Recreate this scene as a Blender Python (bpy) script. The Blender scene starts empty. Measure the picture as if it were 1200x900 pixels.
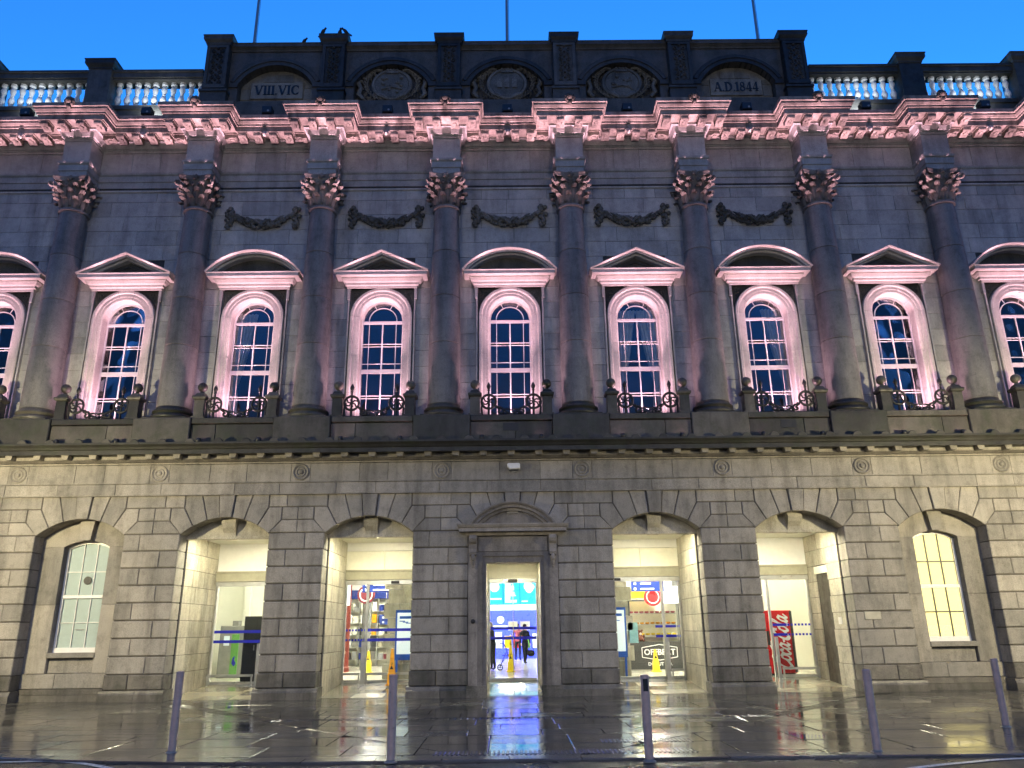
import bpy, math, random
from mathutils import Matrix, Vector

R = math.radians
rnd = random.Random(7)
scene = bpy.context.scene
col = scene.collection

# ------------------------------------------------------------------ camera
cam_d = bpy.data.cameras.new('camera')
cam_d.lens = 27.0
cam_d.sensor_width = 36.0
cam_d.clip_end = 6000
cam = bpy.data.objects.new('camera', cam_d)
col.objects.link(cam)
cam.matrix_world = (Matrix.Translation((-0.123, -20.51, 1.6)) @ Matrix.Rotation(R(-0.433), 4, 'Z')
                    @ Matrix.Rotation(R(90 + 17.70), 4, 'X') @ Matrix.Rotation(R(-0.745), 4, 'Z'))
scene.camera = cam

# ------------------------------------------------------------------ sky and light
SUN_EL, SUN_ROT = -3.4, 6.0
world = bpy.data.worlds.new('World')
scene.world = world
world.use_nodes = True
wn = world.node_tree
for n in list(wn.nodes):
    wn.nodes.remove(n)
wo = wn.nodes.new('ShaderNodeOutputWorld')
wb = wn.nodes.new('ShaderNodeBackground')
sky = wn.nodes.new('ShaderNodeTexSky')
sky.sky_type = 'NISHITA'
sky.sun_disc = False
sky.sun_elevation = R(SUN_EL)
sky.sun_rotation = R(SUN_ROT)
sky.altitude = 0
sky.air_density = 1.0
sky.dust_density = 0.0
sky.ozone_density = 3.0
wmix = wn.nodes.new('ShaderNodeMix')
wmix.data_type = 'RGBA'
wmix.blend_type = 'MULTIPLY'
wmix.inputs[0].default_value = 1.0
wmix.inputs[7].default_value = (0.30, 1.85, 2.05, 1)
wn.links.new(sky.outputs[0], wmix.inputs[6])
wn.links.new(wmix.outputs[2], wb.inputs[0])
wb.inputs[1].default_value = 0.15
wn.links.new(wb.outputs[0], wo.inputs[0])

# the sun has just set behind the station: only a trace of its glow is left
sd = bpy.data.lights.new('dusk_glow', 'SUN')
sd.energy = 0.0008
sd.angle = R(40)
sd.color = (1.0, 0.80, 0.62)
so = bpy.data.objects.new('dusk_glow', sd)
so.rotation_euler = (R(-88), 0, R(-SUN_ROT))
so.location = (0, 30, 30)
col.objects.link(so)

K = 1 / 16.0          # lamps are dim: the picture is exposed for dusk
PINK = (1.0, 0.56, 0.69)
PINK_NEAR, PINK_MID, PINK_FAR = 20.0 * K, 560.0 * K, 3200.0 * K
LAMP_W = 1080.0 * K
FILL_W = 850.0 * K
FILL_COL = (1.0, 0.95, 0.88)
LAMP_COL = (1.0, 0.86, 0.51)
VEST_E = 56.0 * K
HALL_E = 60.0 * K

vs = scene.view_settings
vs.view_transform = 'Standard'
vs.look = 'None'
vs.exposure = 6.0
vs.gamma = 1.0
vs.use_curve_mapping = False
scene.cycles.use_denoising = True
scene.cycles.max_bounces = 8
scene.cycles.diffuse_bounces = 4
scene.cycles.glossy_bounces = 4
scene.cycles.transparent_max_bounces = 12
scene.cycles.sample_clamp_indirect = 6.0
scene.cycles.caustics_reflective = False
scene.cycles.caustics_refractive = False

# ------------------------------------------------------------------ materials
MATS = {}


def principled(name):
    m = bpy.data.materials.new(name)
    m.use_nodes = True
    nt = m.node_tree
    return m, nt, nt.nodes['Principled BSDF']


def N(nt, t, **kw):
    n = nt.nodes.new(t)
    for k, v in kw.items():
        setattr(n, k, v)
    return n


def noise(nt, vec, scale, detail=3.0, rough=0.55, stretch=None):
    if stretch:
        mp = N(nt, 'ShaderNodeMapping')
        mp.inputs['Scale'].default_value = stretch
        nt.links.new(vec, mp.inputs['Vector'])
        vec = mp.outputs[0]
    n = N(nt, 'ShaderNodeTexNoise')
    n.inputs['Scale'].default_value = scale
    n.inputs['Detail'].default_value = detail
    n.inputs['Roughness'].default_value = rough
    nt.links.new(vec, n.inputs['Vector'])
    return n.outputs['Fac']


def mrange(nt, v, a, b, c, d, clamp=True):
    n = N(nt, 'ShaderNodeMapRange')
    n.clamp = clamp
    nt.links.new(v, n.inputs[0])
    for i, x in enumerate((a, b, c, d)):
        n.inputs[i + 1].default_value = x
    return n.outputs[0]


def mul(nt, a, b, op='MULTIPLY'):
    n = N(nt, 'ShaderNodeMath', operation=op)
    for i, x in enumerate((a, b)):
        if isinstance(x, (int, float)):
            n.inputs[i].default_value = x
        else:
            nt.links.new(x, n.inputs[i])
    return n.outputs[0]


def mixc(nt, fac, a, b, blend='MIX'):
    n = N(nt, 'ShaderNodeMix', data_type='RGBA', blend_type=blend)
    for i, x in ((0, fac), (6, a), (7, b)):
        if isinstance(x, (int, float)):
            n.inputs[i].default_value = x
        elif isinstance(x, tuple):
            n.inputs[i].default_value = x + (1,)
        else:
            nt.links.new(x, n.inputs[i])
    return n.outputs[2]


def scalec(nt, c, v):
    n = N(nt, 'ShaderNodeVectorMath', operation='SCALE')
    nt.links.new(c, n.inputs[0])
    if isinstance(v, (int, float)):
        n.inputs['Scale'].default_value = v
    else:
        nt.links.new(v, n.inputs['Scale'])
    return n.outputs[0]


def stone(name, ca, cb, rough=(0.55, 0.85), rand=0.22, speck=0.35, streak=0.45, moss=0.0, bump=0.35, base_darken=False, grain=70.0):
    m, nt, p = principled(name)
    geo = N(nt, 'ShaderNodeNewGeometry')
    pos = geo.outputs['Position']
    info = N(nt, 'ShaderNodeObjectInfo')
    rv = info.outputs['Random']
    c = mixc(nt, mrange(nt, noise(nt, pos, 1.6, 4), 0.35, 0.65, 0, 1), ca, cb)
    c = mixc(nt, mrange(nt, rv, 0, 1, 0, 0.3), c, mixc(nt, 0.5, c, (0.36, 0.31, 0.25)))
    c = scalec(nt, c, mrange(nt, rv, 0, 1, 1 - rand, 1 + rand))
    sp = noise(nt, pos, grain, 2, 0.7)
    c = scalec(nt, c, mrange(nt, sp, 0.3, 0.7, 1 - speck, 1 + speck))
    st = noise(nt, pos, 1.0, 5, 0.65, stretch=(2.2, 2.2, 0.35))
    c = scalec(nt, c, mrange(nt, st, 0.46, 0.70, 1.0, 1 - streak))
    bl = noise(nt, pos, 5.0, 6, 0.7)
    c = scalec(nt, c, mrange(nt, bl, 0.5, 0.72, 1.0, 1 - 0.6 * streak))
    if moss:
        mo = mul(nt, mrange(nt, noise(nt, pos, 2.3, 6, 0.7), 0.48, 0.68, 0, moss), 1.0)
        c = mixc(nt, mo, c, (0.025, 0.035, 0.014))
    rgh = mrange(nt, bl, 0.3, 0.7, rough[0], rough[1])
    if base_darken:
        sx = N(nt, 'ShaderNodeSeparateXYZ')
        nt.links.new(pos, sx.inputs[0])
        h = mul(nt, sx.outputs['Z'], mul(nt, mrange(nt, st, 0.3, 0.7, -0.9, 0.9), 0.0, 'ADD'), 'ADD')
        d = mrange(nt, h, 0.0, 1.5, 0.42, 1.0)  # darker towards the ground
        c = scalec(nt, c, d)
    nt.links.new(c, p.inputs['Base Color'])
    nt.links.new(rgh, p.inputs['Roughness'])
    p.inputs['Specular IOR Level'].default_value = 0.35
    b = N(nt, 'ShaderNodeBump')
    b.inputs['Strength'].default_value = bump
    b.inputs['Distance'].default_value = 0.02
    hh = mul(nt, mul(nt, sp, 0.35), mul(nt, bl, 0.9), 'ADD')
    nt.links.new(hh, b.inputs['Height'])
    nt.links.new(b.outputs[0], p.inputs['Normal'])
    MATS[name] = m
    return m


def plain(name, c, rough=0.5, metal=0.0, var=0.12, emit=None, estr=0.0, scale=6.0):
    m, nt, p = principled(name)
    geo = N(nt, 'ShaderNodeNewGeometry')
    n1 = noise(nt, geo.outputs['Position'], scale, 5, 0.65)
    base = N(nt, 'ShaderNodeRGB')
    base.outputs[0].default_value = c + (1,)
    cc = scalec(nt, base.outputs[0], mrange(nt, n1, 0.3, 0.7, 1 - var, 1 + var))
    nt.links.new(cc, p.inputs['Base Color'])
    nt.links.new(mrange(nt, n1, 0.3, 0.7, max(0.02, rough - 0.08), min(1, rough + 0.1)), p.inputs['Roughness'])
    p.inputs['Metallic'].default_value = metal
    if emit:
        p.inputs['Emission Color'].default_value = emit + (1,)
        p.inputs['Emission Strength'].default_value = estr
    MATS[name] = m
    return m


def glass(name, tint=(1, 1, 1), ior=1.5, rough=0.0, wave=0.0):
    m = bpy.data.materials.new(name)
    m.use_nodes = True
    nt = m.node_tree
    for n in list(nt.nodes):
        nt.nodes.remove(n)
    o = N(nt, 'ShaderNodeOutputMaterial')
    mx = N(nt, 'ShaderNodeMixShader')
    tr = N(nt, 'ShaderNodeBsdfTransparent')
    tr.inputs[0].default_value = tint + (1,)
    gl = N(nt, 'ShaderNodeBsdfGlossy')
    gl.inputs['Roughness'].default_value = rough
    fr = N(nt, 'ShaderNodeFresnel')
    fr.inputs[0].default_value = ior
    if wave:
        geo = N(nt, 'ShaderNodeNewGeometry')
        b = N(nt, 'ShaderNodeBump')
        b.inputs['Strength'].default_value = wave
        b.inputs['Distance'].default_value = 0.05
        nt.links.new(noise(nt, geo.outputs['Position'], 1.3, 1), b.inputs['Height'])
        nt.links.new(b.outputs[0], gl.inputs['Normal'])
    nt.links.new(fr.outputs[0], mx.inputs[0])
    nt.links.new(tr.outputs[0], mx.inputs[1])
    nt.links.new(gl.outputs[0], mx.inputs[2])
    nt.links.new(mx.outputs[0], o.inputs[0])
    MATS[name] = m
    return m


stone('granite', (0.31, 0.285, 0.25), (0.255, 0.24, 0.215), moss=0.06, speck=0.30, streak=0.46, bump=0.5, grain=60, rand=0.17)
stone('granite_plinth', (0.17, 0.155, 0.135), (0.10, 0.095, 0.085), moss=0.45, rough=(0.25, 0.6), speck=0.4, streak=0.6)  # plinth stones: darker, mossier and smoother than the wall granite
stone('granite_upper', (0.44, 0.425, 0.415), (0.33, 0.325, 0.325), moss=0.10, speck=0.28, bump=0.45, grain=60, streak=0.35, rand=0.16)
stone('granite_column', (0.20, 0.19, 0.185), (0.15, 0.145, 0.143), rough=(0.4, 0.65), streak=0.5, rand=0.12)
stone('granite_surround', (0.50, 0.46, 0.43), (0.43, 0.40, 0.38), streak=0.2, rand=0.08)
stone('granite_core', (0.05, 0.045, 0.04), (0.03, 0.03, 0.028))
stone('granite_mossy', (0.048, 0.047, 0.044), (0.025, 0.025, 0.023), moss=0.6, rough=(0.3, 0.65), rand=0.35)
stone('granite_dark', (0.045, 0.044, 0.043), (0.022, 0.022, 0.022), moss=0.3, rough=(0.4, 0.75))  # very dark stone tone for attic, parapet and roof
stone('granite_cornice', (0.36, 0.31, 0.27), (0.17, 0.145, 0.13), streak=0.75, moss=0.35, speck=0.4)
stone('capital_stone', (0.24, 0.21, 0.19), (0.10, 0.09, 0.08), streak=0.5, moss=0.3)
stone('granite_inscription', (0.20, 0.185, 0.15), (0.14, 0.13, 0.11), streak=0.5)
stone('baluster_stone', (0.80, 0.78, 0.76), (0.68, 0.67, 0.66), streak=0.2)
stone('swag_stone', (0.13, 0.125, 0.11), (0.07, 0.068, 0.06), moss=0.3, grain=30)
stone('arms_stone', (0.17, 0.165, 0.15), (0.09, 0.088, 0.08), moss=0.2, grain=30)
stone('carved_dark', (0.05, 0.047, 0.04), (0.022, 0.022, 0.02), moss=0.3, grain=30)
stone('reveal_limestone', (0.58, 0.54, 0.44), (0.45, 0.42, 0.34), streak=0.45, rand=0.16, rough=(0.35, 0.6))
stone('door_granite', (0.26, 0.235, 0.215), (0.19, 0.175, 0.16), streak=0.5, speck=0.28)
plain('white_paint', (0.80, 0.78, 0.76), 0.35, var=0.06)
plain('sash_paint', (0.44, 0.43, 0.43), 0.4, var=0.1)
plain('cream_panel', (0.84, 0.82, 0.70), 0.4, var=0.06)
plain('fascia_white', (0.86, 0.85, 0.84), 0.35, var=0.04)
plain('plaster', (0.80, 0.79, 0.72), 0.7, var=0.05, scale=2)
plain('stone_trim', (0.36, 0.34, 0.25), 0.45, var=0.12)
plain('black_iron', (0.006, 0.006, 0.006), 0.6, 0.0)
plain('black_plastic', (0.012, 0.012, 0.014), 0.45)
plain('dark_grey', (0.045, 0.045, 0.045), 0.45)
plain('mid_grey', (0.26, 0.26, 0.26), 0.5)
plain('steel', (0.50, 0.37, 0.33), 0.34, 0.25, var=0.15, scale=14)
plain('aluminium', (0.55, 0.55, 0.52), 0.35, 0.8)
plain('room_dark', (0.05, 0.05, 0.055), 0.9)
plain('curtain', (0.78, 0.75, 0.72), 0.9, var=0.2)
plain('blind_white', (0.60, 0.71, 0.80), 0.7, var=0.05)
plain('blind_lit', (0.40, 0.33, 0.12), 0.8, emit=(1.0, 0.82, 0.32), estr=0.50 * K, var=0.12, scale=1.5)
plain('yellow', (0.85, 0.62, 0.02), 0.35, var=0.06)
plain('orange', (0.80, 0.36, 0.01), 0.4)
plain('red_paint', (0.62, 0.015, 0.02), 0.3, var=0.05)
plain('red_column', (0.20, 0.028, 0.018), 0.5)
plain('dark_red', (0.14, 0.015, 0.025), 0.4)
plain('navy', (0.008, 0.03, 0.22), 0.4)
plain('white_print', (0.85, 0.85, 0.85), 0.5, var=0.02)
plain('blue_tape', (0.01, 0.015, 0.42), 0.4, var=0.03)
plain('blue_frame', (0.02, 0.10, 0.52), 0.35)
plain('green_panel', (0.13, 0.36, 0.08), 0.4)
plain('screen_cyan', (0.02, 0.3, 0.5), 0.3, emit=(0.02, 0.55, 1.0), estr=0.34 * K, var=0.0)
plain('screen_white', (0.7, 0.8, 0.9), 0.3, emit=(0.65, 0.85, 1.0), estr=0.28 * K, var=0.0)
plain('screen_blue', (0.02, 0.06, 0.5), 0.3, emit=(0.06, 0.07, 0.98), estr=0.8 * K, var=0.0)
plain('poster_white', (0.7, 0.78, 0.85), 0.4, emit=(0.75, 0.88, 1.0), estr=0.12 * K, var=0.05)
plain('lamp_glow', (1, 1, 1), 0.5, emit=(1.0, 0.94, 0.67), estr=VEST_E, var=0.0)
plain('hall_glow', (1, 1, 1), 0.5, emit=(1.0, 0.97, 0.84), estr=HALL_E, var=0.0)
plain('lobby_glow', (1, 1, 1), 0.5, emit=(1.0, 0.98, 0.70), estr=8.5 * K, var=0.0)
plain('street_glow', (1, 1, 1), 0.5, emit=LAMP_COL, estr=30.0 * K, var=0.0)
plain('pink_glow', (1, 0.7, 0.75), 0.5, emit=(1.0, 0.55, 0.65), estr=6.0 * K, var=0.0)
plain('skin', (0.55, 0.36, 0.28), 0.55, var=0.04)
plain('cloth_dark', (0.02, 0.022, 0.03), 0.85)
plain('cloth_black', (0.012, 0.012, 0.013), 0.85)
plain('cloth_green', (0.03, 0.045, 0.028), 0.85)
plain('cloth_pink', (0.45, 0.12, 0.16), 0.8)
plain('hair_grey', (0.35, 0.33, 0.32), 0.7)
plain('hair_dark', (0.03, 0.02, 0.015), 0.6)
plain('bird', (0.03, 0.032, 0.038), 0.7)
plain('brass', (0.45, 0.40, 0.30), 0.35, 0.7)
plain('dull_metal', (0.30, 0.29, 0.27), 0.4, 0.6)
plain('window_tint', (0.6, 0.5, 0.3), 0.5)
glass('window_glass', (0.86, 0.9, 0.95), 1.85, 0.0, 0.5)
glass('door_glass', (0.95, 0.97, 0.95), 1.35)
glass('lower_glass', (0.95, 0.96, 0.94), 1.5)


def wet_slab(name, ca, cb, pud=(0.42, 0.56)):
    m, nt, p = principled(name)
    geo = N(nt, 'ShaderNodeNewGeometry')
    pos = geo.outputs['Position']
    info = N(nt, 'ShaderNodeObjectInfo')
    c = mixc(nt, mrange(nt, noise(nt, pos, 2.0, 5), 0.35, 0.65, 0, 1), ca, cb)
    c = scalec(nt, c, mrange(nt, info.outputs['Random'], 0, 1, 0.7, 1.3))
    sp = noise(nt, pos, 90, 2, 0.7)
    c = scalec(nt, c, mrange(nt, sp, 0.3, 0.7, 0.75, 1.25))
    nt.links.new(c, p.inputs['Base Color'])
    wet = mrange(nt, noise(nt, pos, 0.9, 7, 0.68, stretch=(0.7, 1.5, 1.0)), pud[0], pud[1], 0.0, 1.0)
    rr = mul(nt, mul(nt, info.outputs['Random'], info.outputs['Random']), 0.16)
    ro = mul(nt, mrange(nt, wet, 0, 1, 0.15, 0.03), rr, 'ADD')
    nt.links.new(ro, p.inputs['Roughness'])
    p.inputs['IOR'].default_value = 1.45
    p.inputs['Specular IOR Level'].default_value = 0.55
    b = N(nt, 'ShaderNodeBump')
    b.inputs['Distance'].default_value = 0.01
    nt.links.new(mrange(nt, wet, 0, 1, 0.20, 0.02), b.inputs['Strength'])
    h = mul(nt, mul(nt, sp, 0.25), mul(nt, noise(nt, pos, 7.0, 4, 0.6), 1.0), 'ADD')
    nt.links.new(h, b.inputs['Height'])
    nt.links.new(b.outputs[0], p.inputs['Normal'])
    MATS[name] = m


wet_slab('wet_paving', (0.066, 0.063, 0.056), (0.036, 0.035, 0.032), pud=(0.42, 0.58))
wet_slab('wet_setts', (0.06, 0.055, 0.045), (0.03, 0.03, 0.026), pud=(0.55, 0.75))
wet_slab('wet_tactile', (0.10, 0.095, 0.085), (0.07, 0.066, 0.06), pud=(0.5, 0.7))
wet_slab('hall_floor', (0.42, 0.40, 0.34), (0.34, 0.32, 0.28), pud=(0.2, 0.4))
wet_slab('ramp_stone', (0.30, 0.27, 0.19), (0.22, 0.20, 0.15), pud=(0.35, 0.6))


def asphalt():
    m, nt, p = principled('asphalt')
    geo = N(nt, 'ShaderNodeNewGeometry')
    pos = geo.outputs['Position']
    g = noise(nt, pos, 55, 3, 0.8)
    c = mixc(nt, mrange(nt, g, 0.4, 0.62, 0, 1), (0.022, 0.022, 0.022), (0.085, 0.08, 0.07))
    nt.links.new(c, p.inputs['Base Color'])
    w = noise(nt, pos, 0.8, 4)
    nt.links.new(mrange(nt, w, 0.35, 0.65, 0.18, 0.42), p.inputs['Roughness'])
    b = N(nt, 'ShaderNodeBump')
    b.inputs['Strength'].default_value = 0.8
    b.inputs['Distance'].default_value = 0.012
    nt.links.new(g, b.inputs['Height'])
    nt.links.new(b.outputs[0], p.inputs['Normal'])
    MATS['asphalt'] = m


asphalt()
plain('road_paint', (0.72, 0.70, 0.64), 0.3, var=0.25, scale=30)

# ------------------------------------------------------------------ mesh helpers


def tag(o, label=None, cat=None, group=None, kind=None):
    if label:
        o['label'] = label
    if cat:
        o['category'] = cat
    if group:
        o['group'] = group
    if kind:
        o['kind'] = kind
    return o


def empty(name, loc=(0, 0, 0), rz=0.0):
    o = bpy.data.objects.new(name, None)
    o.location = loc
    o.rotation_euler = (0, 0, rz)
    o.empty_display_size = 0.2
    col.objects.link(o)
    return o


def copy_tree(o, parent=None):
    c = o.copy()
    col.objects.link(c)
    c.parent = parent
    for ch in list(o.children):
        copy_tree(ch, c)
    return c


class MB:
    def __init__(s):
        s.v, s.f = [], []

    def add(s, vs, fs):
        b = len(s.v)
        s.v += [tuple(x) for x in vs]
        s.f += [tuple(b + i for i in f) for f in fs]
        return s

    def box(s, x0, x1, y0, y1, z0, z1):
        return s.add([(x0, y0, z0), (x1, y0, z0), (x1, y1, z0), (x0, y1, z0), (x0, y0, z1), (x1, y0, z1), (x1, y1, z1), (x0, y1, z1)],
                     [(0, 3, 2, 1), (4, 5, 6, 7), (0, 1, 5, 4), (1, 2, 6, 5), (2, 3, 7, 6), (3, 0, 4, 7)])

    def prism(s, poly, yf, yb, ch=0.0):
        """poly: XZ points counter-clockwise seen from the front (-Y)."""
        n = len(poly)
        if ch > 0:
            ins = inset(poly, ch)
            vs = [(x, yf, z) for x, z in ins] + [(x, yf + ch, z) for x, z in poly] + [(x, yb, z) for x, z in poly]
            fs = [tuple(range(n)), tuple(range(3 * n - 1, 2 * n - 1, -1))]
            for k in (0, n):
                for i in range(n):
                    j = (i + 1) % n
                    fs.append((k + i, k + n + i, k + n + j, k + j))
        else:
            vs = [(x, yf, z) for x, z in poly] + [(x, yb, z) for x, z in poly]
            fs = [tuple(range(n)), tuple(range(2 * n - 1, n - 1, -1))]
            for i in range(n):
                j = (i + 1) % n
                fs.append((i, n + i, n + j, j))
        return s.add(vs, fs)

    def lathe(s, prof, n=20, c=(0, 0, 0), a0=0.0, a1=2 * math.pi, axis='Z'):
        full = abs(a1 - a0 - 2 * math.pi) < 1e-6
        k = n if full else n + 1
        vs, fs = [], []
        for r, z in prof:
            for i in range(k):
                a = a0 + (a1 - a0) * i / n
                if axis == 'Z':
                    vs.append((c[0] + r * math.cos(a), c[1] + r * math.sin(a), c[2] + z))
                else:  # axis Y, pointing to -Y
                    vs.append((c[0] + r * math.cos(a), c[1] - z, c[2] + r * math.sin(a)))
        m = len(prof)
        for j in range(m - 1):
            for i in range(n):
                q = (i + 1) % k
                fs.append((j * k + i, j * k + q, (j + 1) * k + q, (j + 1) * k + i))
        if full:
            if prof[0][0] > 1e-5:
                fs.append(tuple(range(k - 1, -1, -1)))
            if prof[-1][0] > 1e-5:
                fs.append(tuple((m - 1) * k + i for i in range(k)))
        return s.add(vs, fs)

    def tube(s, pts, r, n=6, closed=False):
        pts = [Vector(p) for p in pts]
        m = len(pts)
        rs = r if isinstance(r, (list, tuple)) else [r] * m
        vs, fs = [], []
        up0 = Vector((0.13, 0.9, 0.31)).normalized()
        for i, p in enumerate(pts):
            if closed:
                d = pts[(i + 1) % m] - pts[i - 1]
            else:
                d = pts[min(i + 1, m - 1)] - pts[max(i - 1, 0)]
            d = d.normalized() if d.length > 1e-9 else Vector((0, 0, 1))
            a = d.cross(up0)
            a = a.normalized() if a.length > 1e-6 else Vector((1, 0, 0))
            b = d.cross(a)
            for k in range(n):
                t = 2 * math.pi * k / n
                vs.append(p + rs[i] * (a * math.cos(t) + b * math.sin(t)))
        for i in range(m if closed else m - 1):
            j = (i + 1) % m
            for k in range(n):
                q = (k + 1) % n
                fs.append((i * n + k, i * n + q, j * n + q, j * n + k))
        if not closed:
            fs.append(tuple(range(n - 1, -1, -1)))
            fs.append(tuple((m - 1) * n + k for k in range(n)))
        return s.add(vs, fs)

    def ball(s, c, r, n=8, m=6, sq=(1, 1, 1)):
        vs = [(c[0], c[1], c[2] - r * sq[2])]
        for j in range(1, m):
            t = math.pi * j / m
            for i in range(n):
                a = 2 * math.pi * i / n
                vs.append((c[0] + r * sq[0] * math.sin(t) * math.cos(a), c[1] + r * sq[1] * math.sin(t) * math.sin(a), c[2] - r * sq[2] * math.cos(t)))
        vs.append((c[0], c[1], c[2] + r * sq[2]))
        fs = []
        for i in range(n):
            q = (i + 1) % n
            fs.append((0, 1 + q, 1 + i))
            for j in range(m - 2):
                b = 1 + j * n
                fs.append((b + i, b + q, b + n + q, b + n + i))
            fs.append((len(vs) - 1, 1 + (m - 2) * n + i, 1 + (m - 2) * n + q))
        return s.add(vs, fs)

    def build(s, name, mat, parent=None, smooth=None, recentre=False, loc=None):
        me = bpy.data.meshes.new(name)
        vv = s.v
        off = (0, 0, 0)
        if recentre and vv:
            off = tuple((min(p[k] for p in vv) + max(p[k] for p in vv)) / 2 for k in range(3))
            vv = [(p[0] - off[0], p[1] - off[1], p[2] - off[2]) for p in vv]
        me.from_pydata(vv, [], s.f)
        for m in (mat if isinstance(mat, (list, tuple)) else [mat]):
            me.materials.append(MATS[m])
        if smooth:
            me.polygons.foreach_set('use_smooth', [True] * len(me.polygons))
            me.set_sharp_from_angle(angle=R(smooth))
        me.update()
        o = bpy.data.objects.new(name, me)
        col.objects.link(o)
        o.location = loc if loc else off
        if parent:
            o.parent = parent
        return o


def inset(poly, d):
    n = len(poly)
    out = []
    for i in range(n):
        p0, p1, p2 = poly[i - 1], poly[i], poly[(i + 1) % n]
        e1 = (p1[0] - p0[0], p1[1] - p0[1])
        e2 = (p2[0] - p1[0], p2[1] - p1[1])
        l1 = math.hypot(*e1) or 1e-9
        l2 = math.hypot(*e2) or 1e-9
        n1 = (-e1[1] / l1, e1[0] / l1)
        n2 = (-e2[1] / l2, e2[0] / l2)
        k = 1 + n1[0] * n2[0] + n1[1] * n2[1]
        k = max(k, 0.3)
        out.append((p1[0] + d * (n1[0] + n2[0]) / k, p1[1] + d * (n1[1] + n2[1]) / k))
    return out


def rect(x0, x1, z0, z1, g=0.0):
    return [(x0 + g, z0 + g), (x1 - g, z0 + g), (x1 - g, z1 - g), (x0 + g, z1 - g)]


def block(name, mat, parent, poly, yf, yb, ch=0.012):
    jit = rnd.uniform(-0.004, 0.004)
    return MB().prism(poly, yf + jit, yb, ch).build(name, mat, parent, recentre=True)


def sweep_plan(path, prof):
    """sweep an (out, z) profile along an orthogonal plan path going left to right; outward is -Y side."""
    m = MB()
    n = len(path)
    rings = []
    for i, p in enumerate(path):
        def nrm(a, b):
            d = (b[0] - a[0], b[1] - a[1])
            l = math.hypot(*d) or 1e-9
            return (d[1] / l, -d[0] / l)
        if i == 0:
            nn = nrm(path[0], path[1])
        elif i == n - 1:
            nn = nrm(path[-2], path[-1])
        else:
            a, b = nrm(path[i - 1], p), nrm(p, path[i + 1])
            k = max(1 + a[0] * b[0] + a[1] * b[1], 0.2)
            nn = ((a[0] + b[0]) / k, (a[1] + b[1]) / k)
        rings.append([(p[0] + nn[0] * o, p[1] + nn[1] * o, z) for o, z in prof])
    k = len(prof)
    vs = [v for r in rings for v in r]
    fs = []
    for i in range(n - 1):
        for j in range(k - 1):
            fs.append((i * k + j, (i + 1) * k + j, (i + 1) * k + j + 1, i * k + j + 1))
    fs.append(tuple(range(k - 1, -1, -1)))
    fs.append(tuple((n - 1) * k + j for j in range(k)))
    return m.add(vs, fs)


def arch_path(r, zc, z0, t0, t1, n):
    """point and outward normal along jamb-arc-jamb, parameter = distance from left foot"""
    lj = zc - z0
    arc = math.pi * r
    out = []
    for i in range(n + 1):
        t = t0 + (t1 - t0) * i / n
        if t <= lj:
            out.append(((-r, z0 + t), (-1, 0)))
        elif t <= lj + arc:
            a = math.pi - (t - lj) / r
            out.append(((r * math.cos(a), zc + r * math.sin(a)), (math.cos(a), math.sin(a))))
        else:
            out.append(((r, zc - (t - lj - arc)), (1, 0)))
    return out


def arch_sweep(m, pts, prof):
    k = len(prof)
    vs = [(p[0] + nn[0] * o, y, p[1] + nn[1] * o) for p, nn in pts for o, y in prof]
    n = len(pts)
    fs = []
    for i in range(n - 1):
        for j in range(k - 1):
            fs.append((i * k + j, i * k + j + 1, (i + 1) * k + j + 1, (i + 1) * k + j))
    fs.append(tuple(range(k)))
    fs.append(tuple((n - 1) * k + j for j in range(k - 1, -1, -1)))
    return m.add(vs, fs)


def seg_pts(cx, zc, r, a0, a1, n):
    return [(cx + r * math.sin(a0 + (a1 - a0) * i / n), zc + r * math.cos(a0 + (a1 - a0) * i / n)) for i in range(n + 1)]


BAY = 3.8
NB = 4                       # bays -4..4
XE = (NB + 0.5) * BAY + 1.2  # end of the built facade
# ------------------------------------------------------------------ ground, pavement, road
gm = MB().add([(-900, -900, -0.16), (900, -900, -0.16), (900, 900, -0.16), (-900, 900, -0.16)], [(0, 1, 2, 3)])
tag(gm.build('ground', 'asphalt'), 'dark wet ground reaching away round the station', kind='structure')


def kerb_y(x):
    if x < -2.4:
        t = min((-2.4 - x) / 5.0, 2.4)
        return -9.42 + 0.95 * t * t * 0.9
    return -9.42 - 0.02 * max(0, x)


xs = [-22 + i * 0.5 for i in range(89)]
road = MB()
vs_, fs_ = [], []
for x in xs:
    vs_ += [(x, kerb_y(x) - 0.26, -0.02), (x, -60, -0.06)]
for i in range(len(xs) - 1):
    fs_.append((2 * i, 2 * i + 1, 2 * i + 3, 2 * i + 2))
road.add(vs_, fs_)
tag(road.build('road', 'asphalt'), 'wet black asphalt road in front of the kerb', kind='structure')

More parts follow.
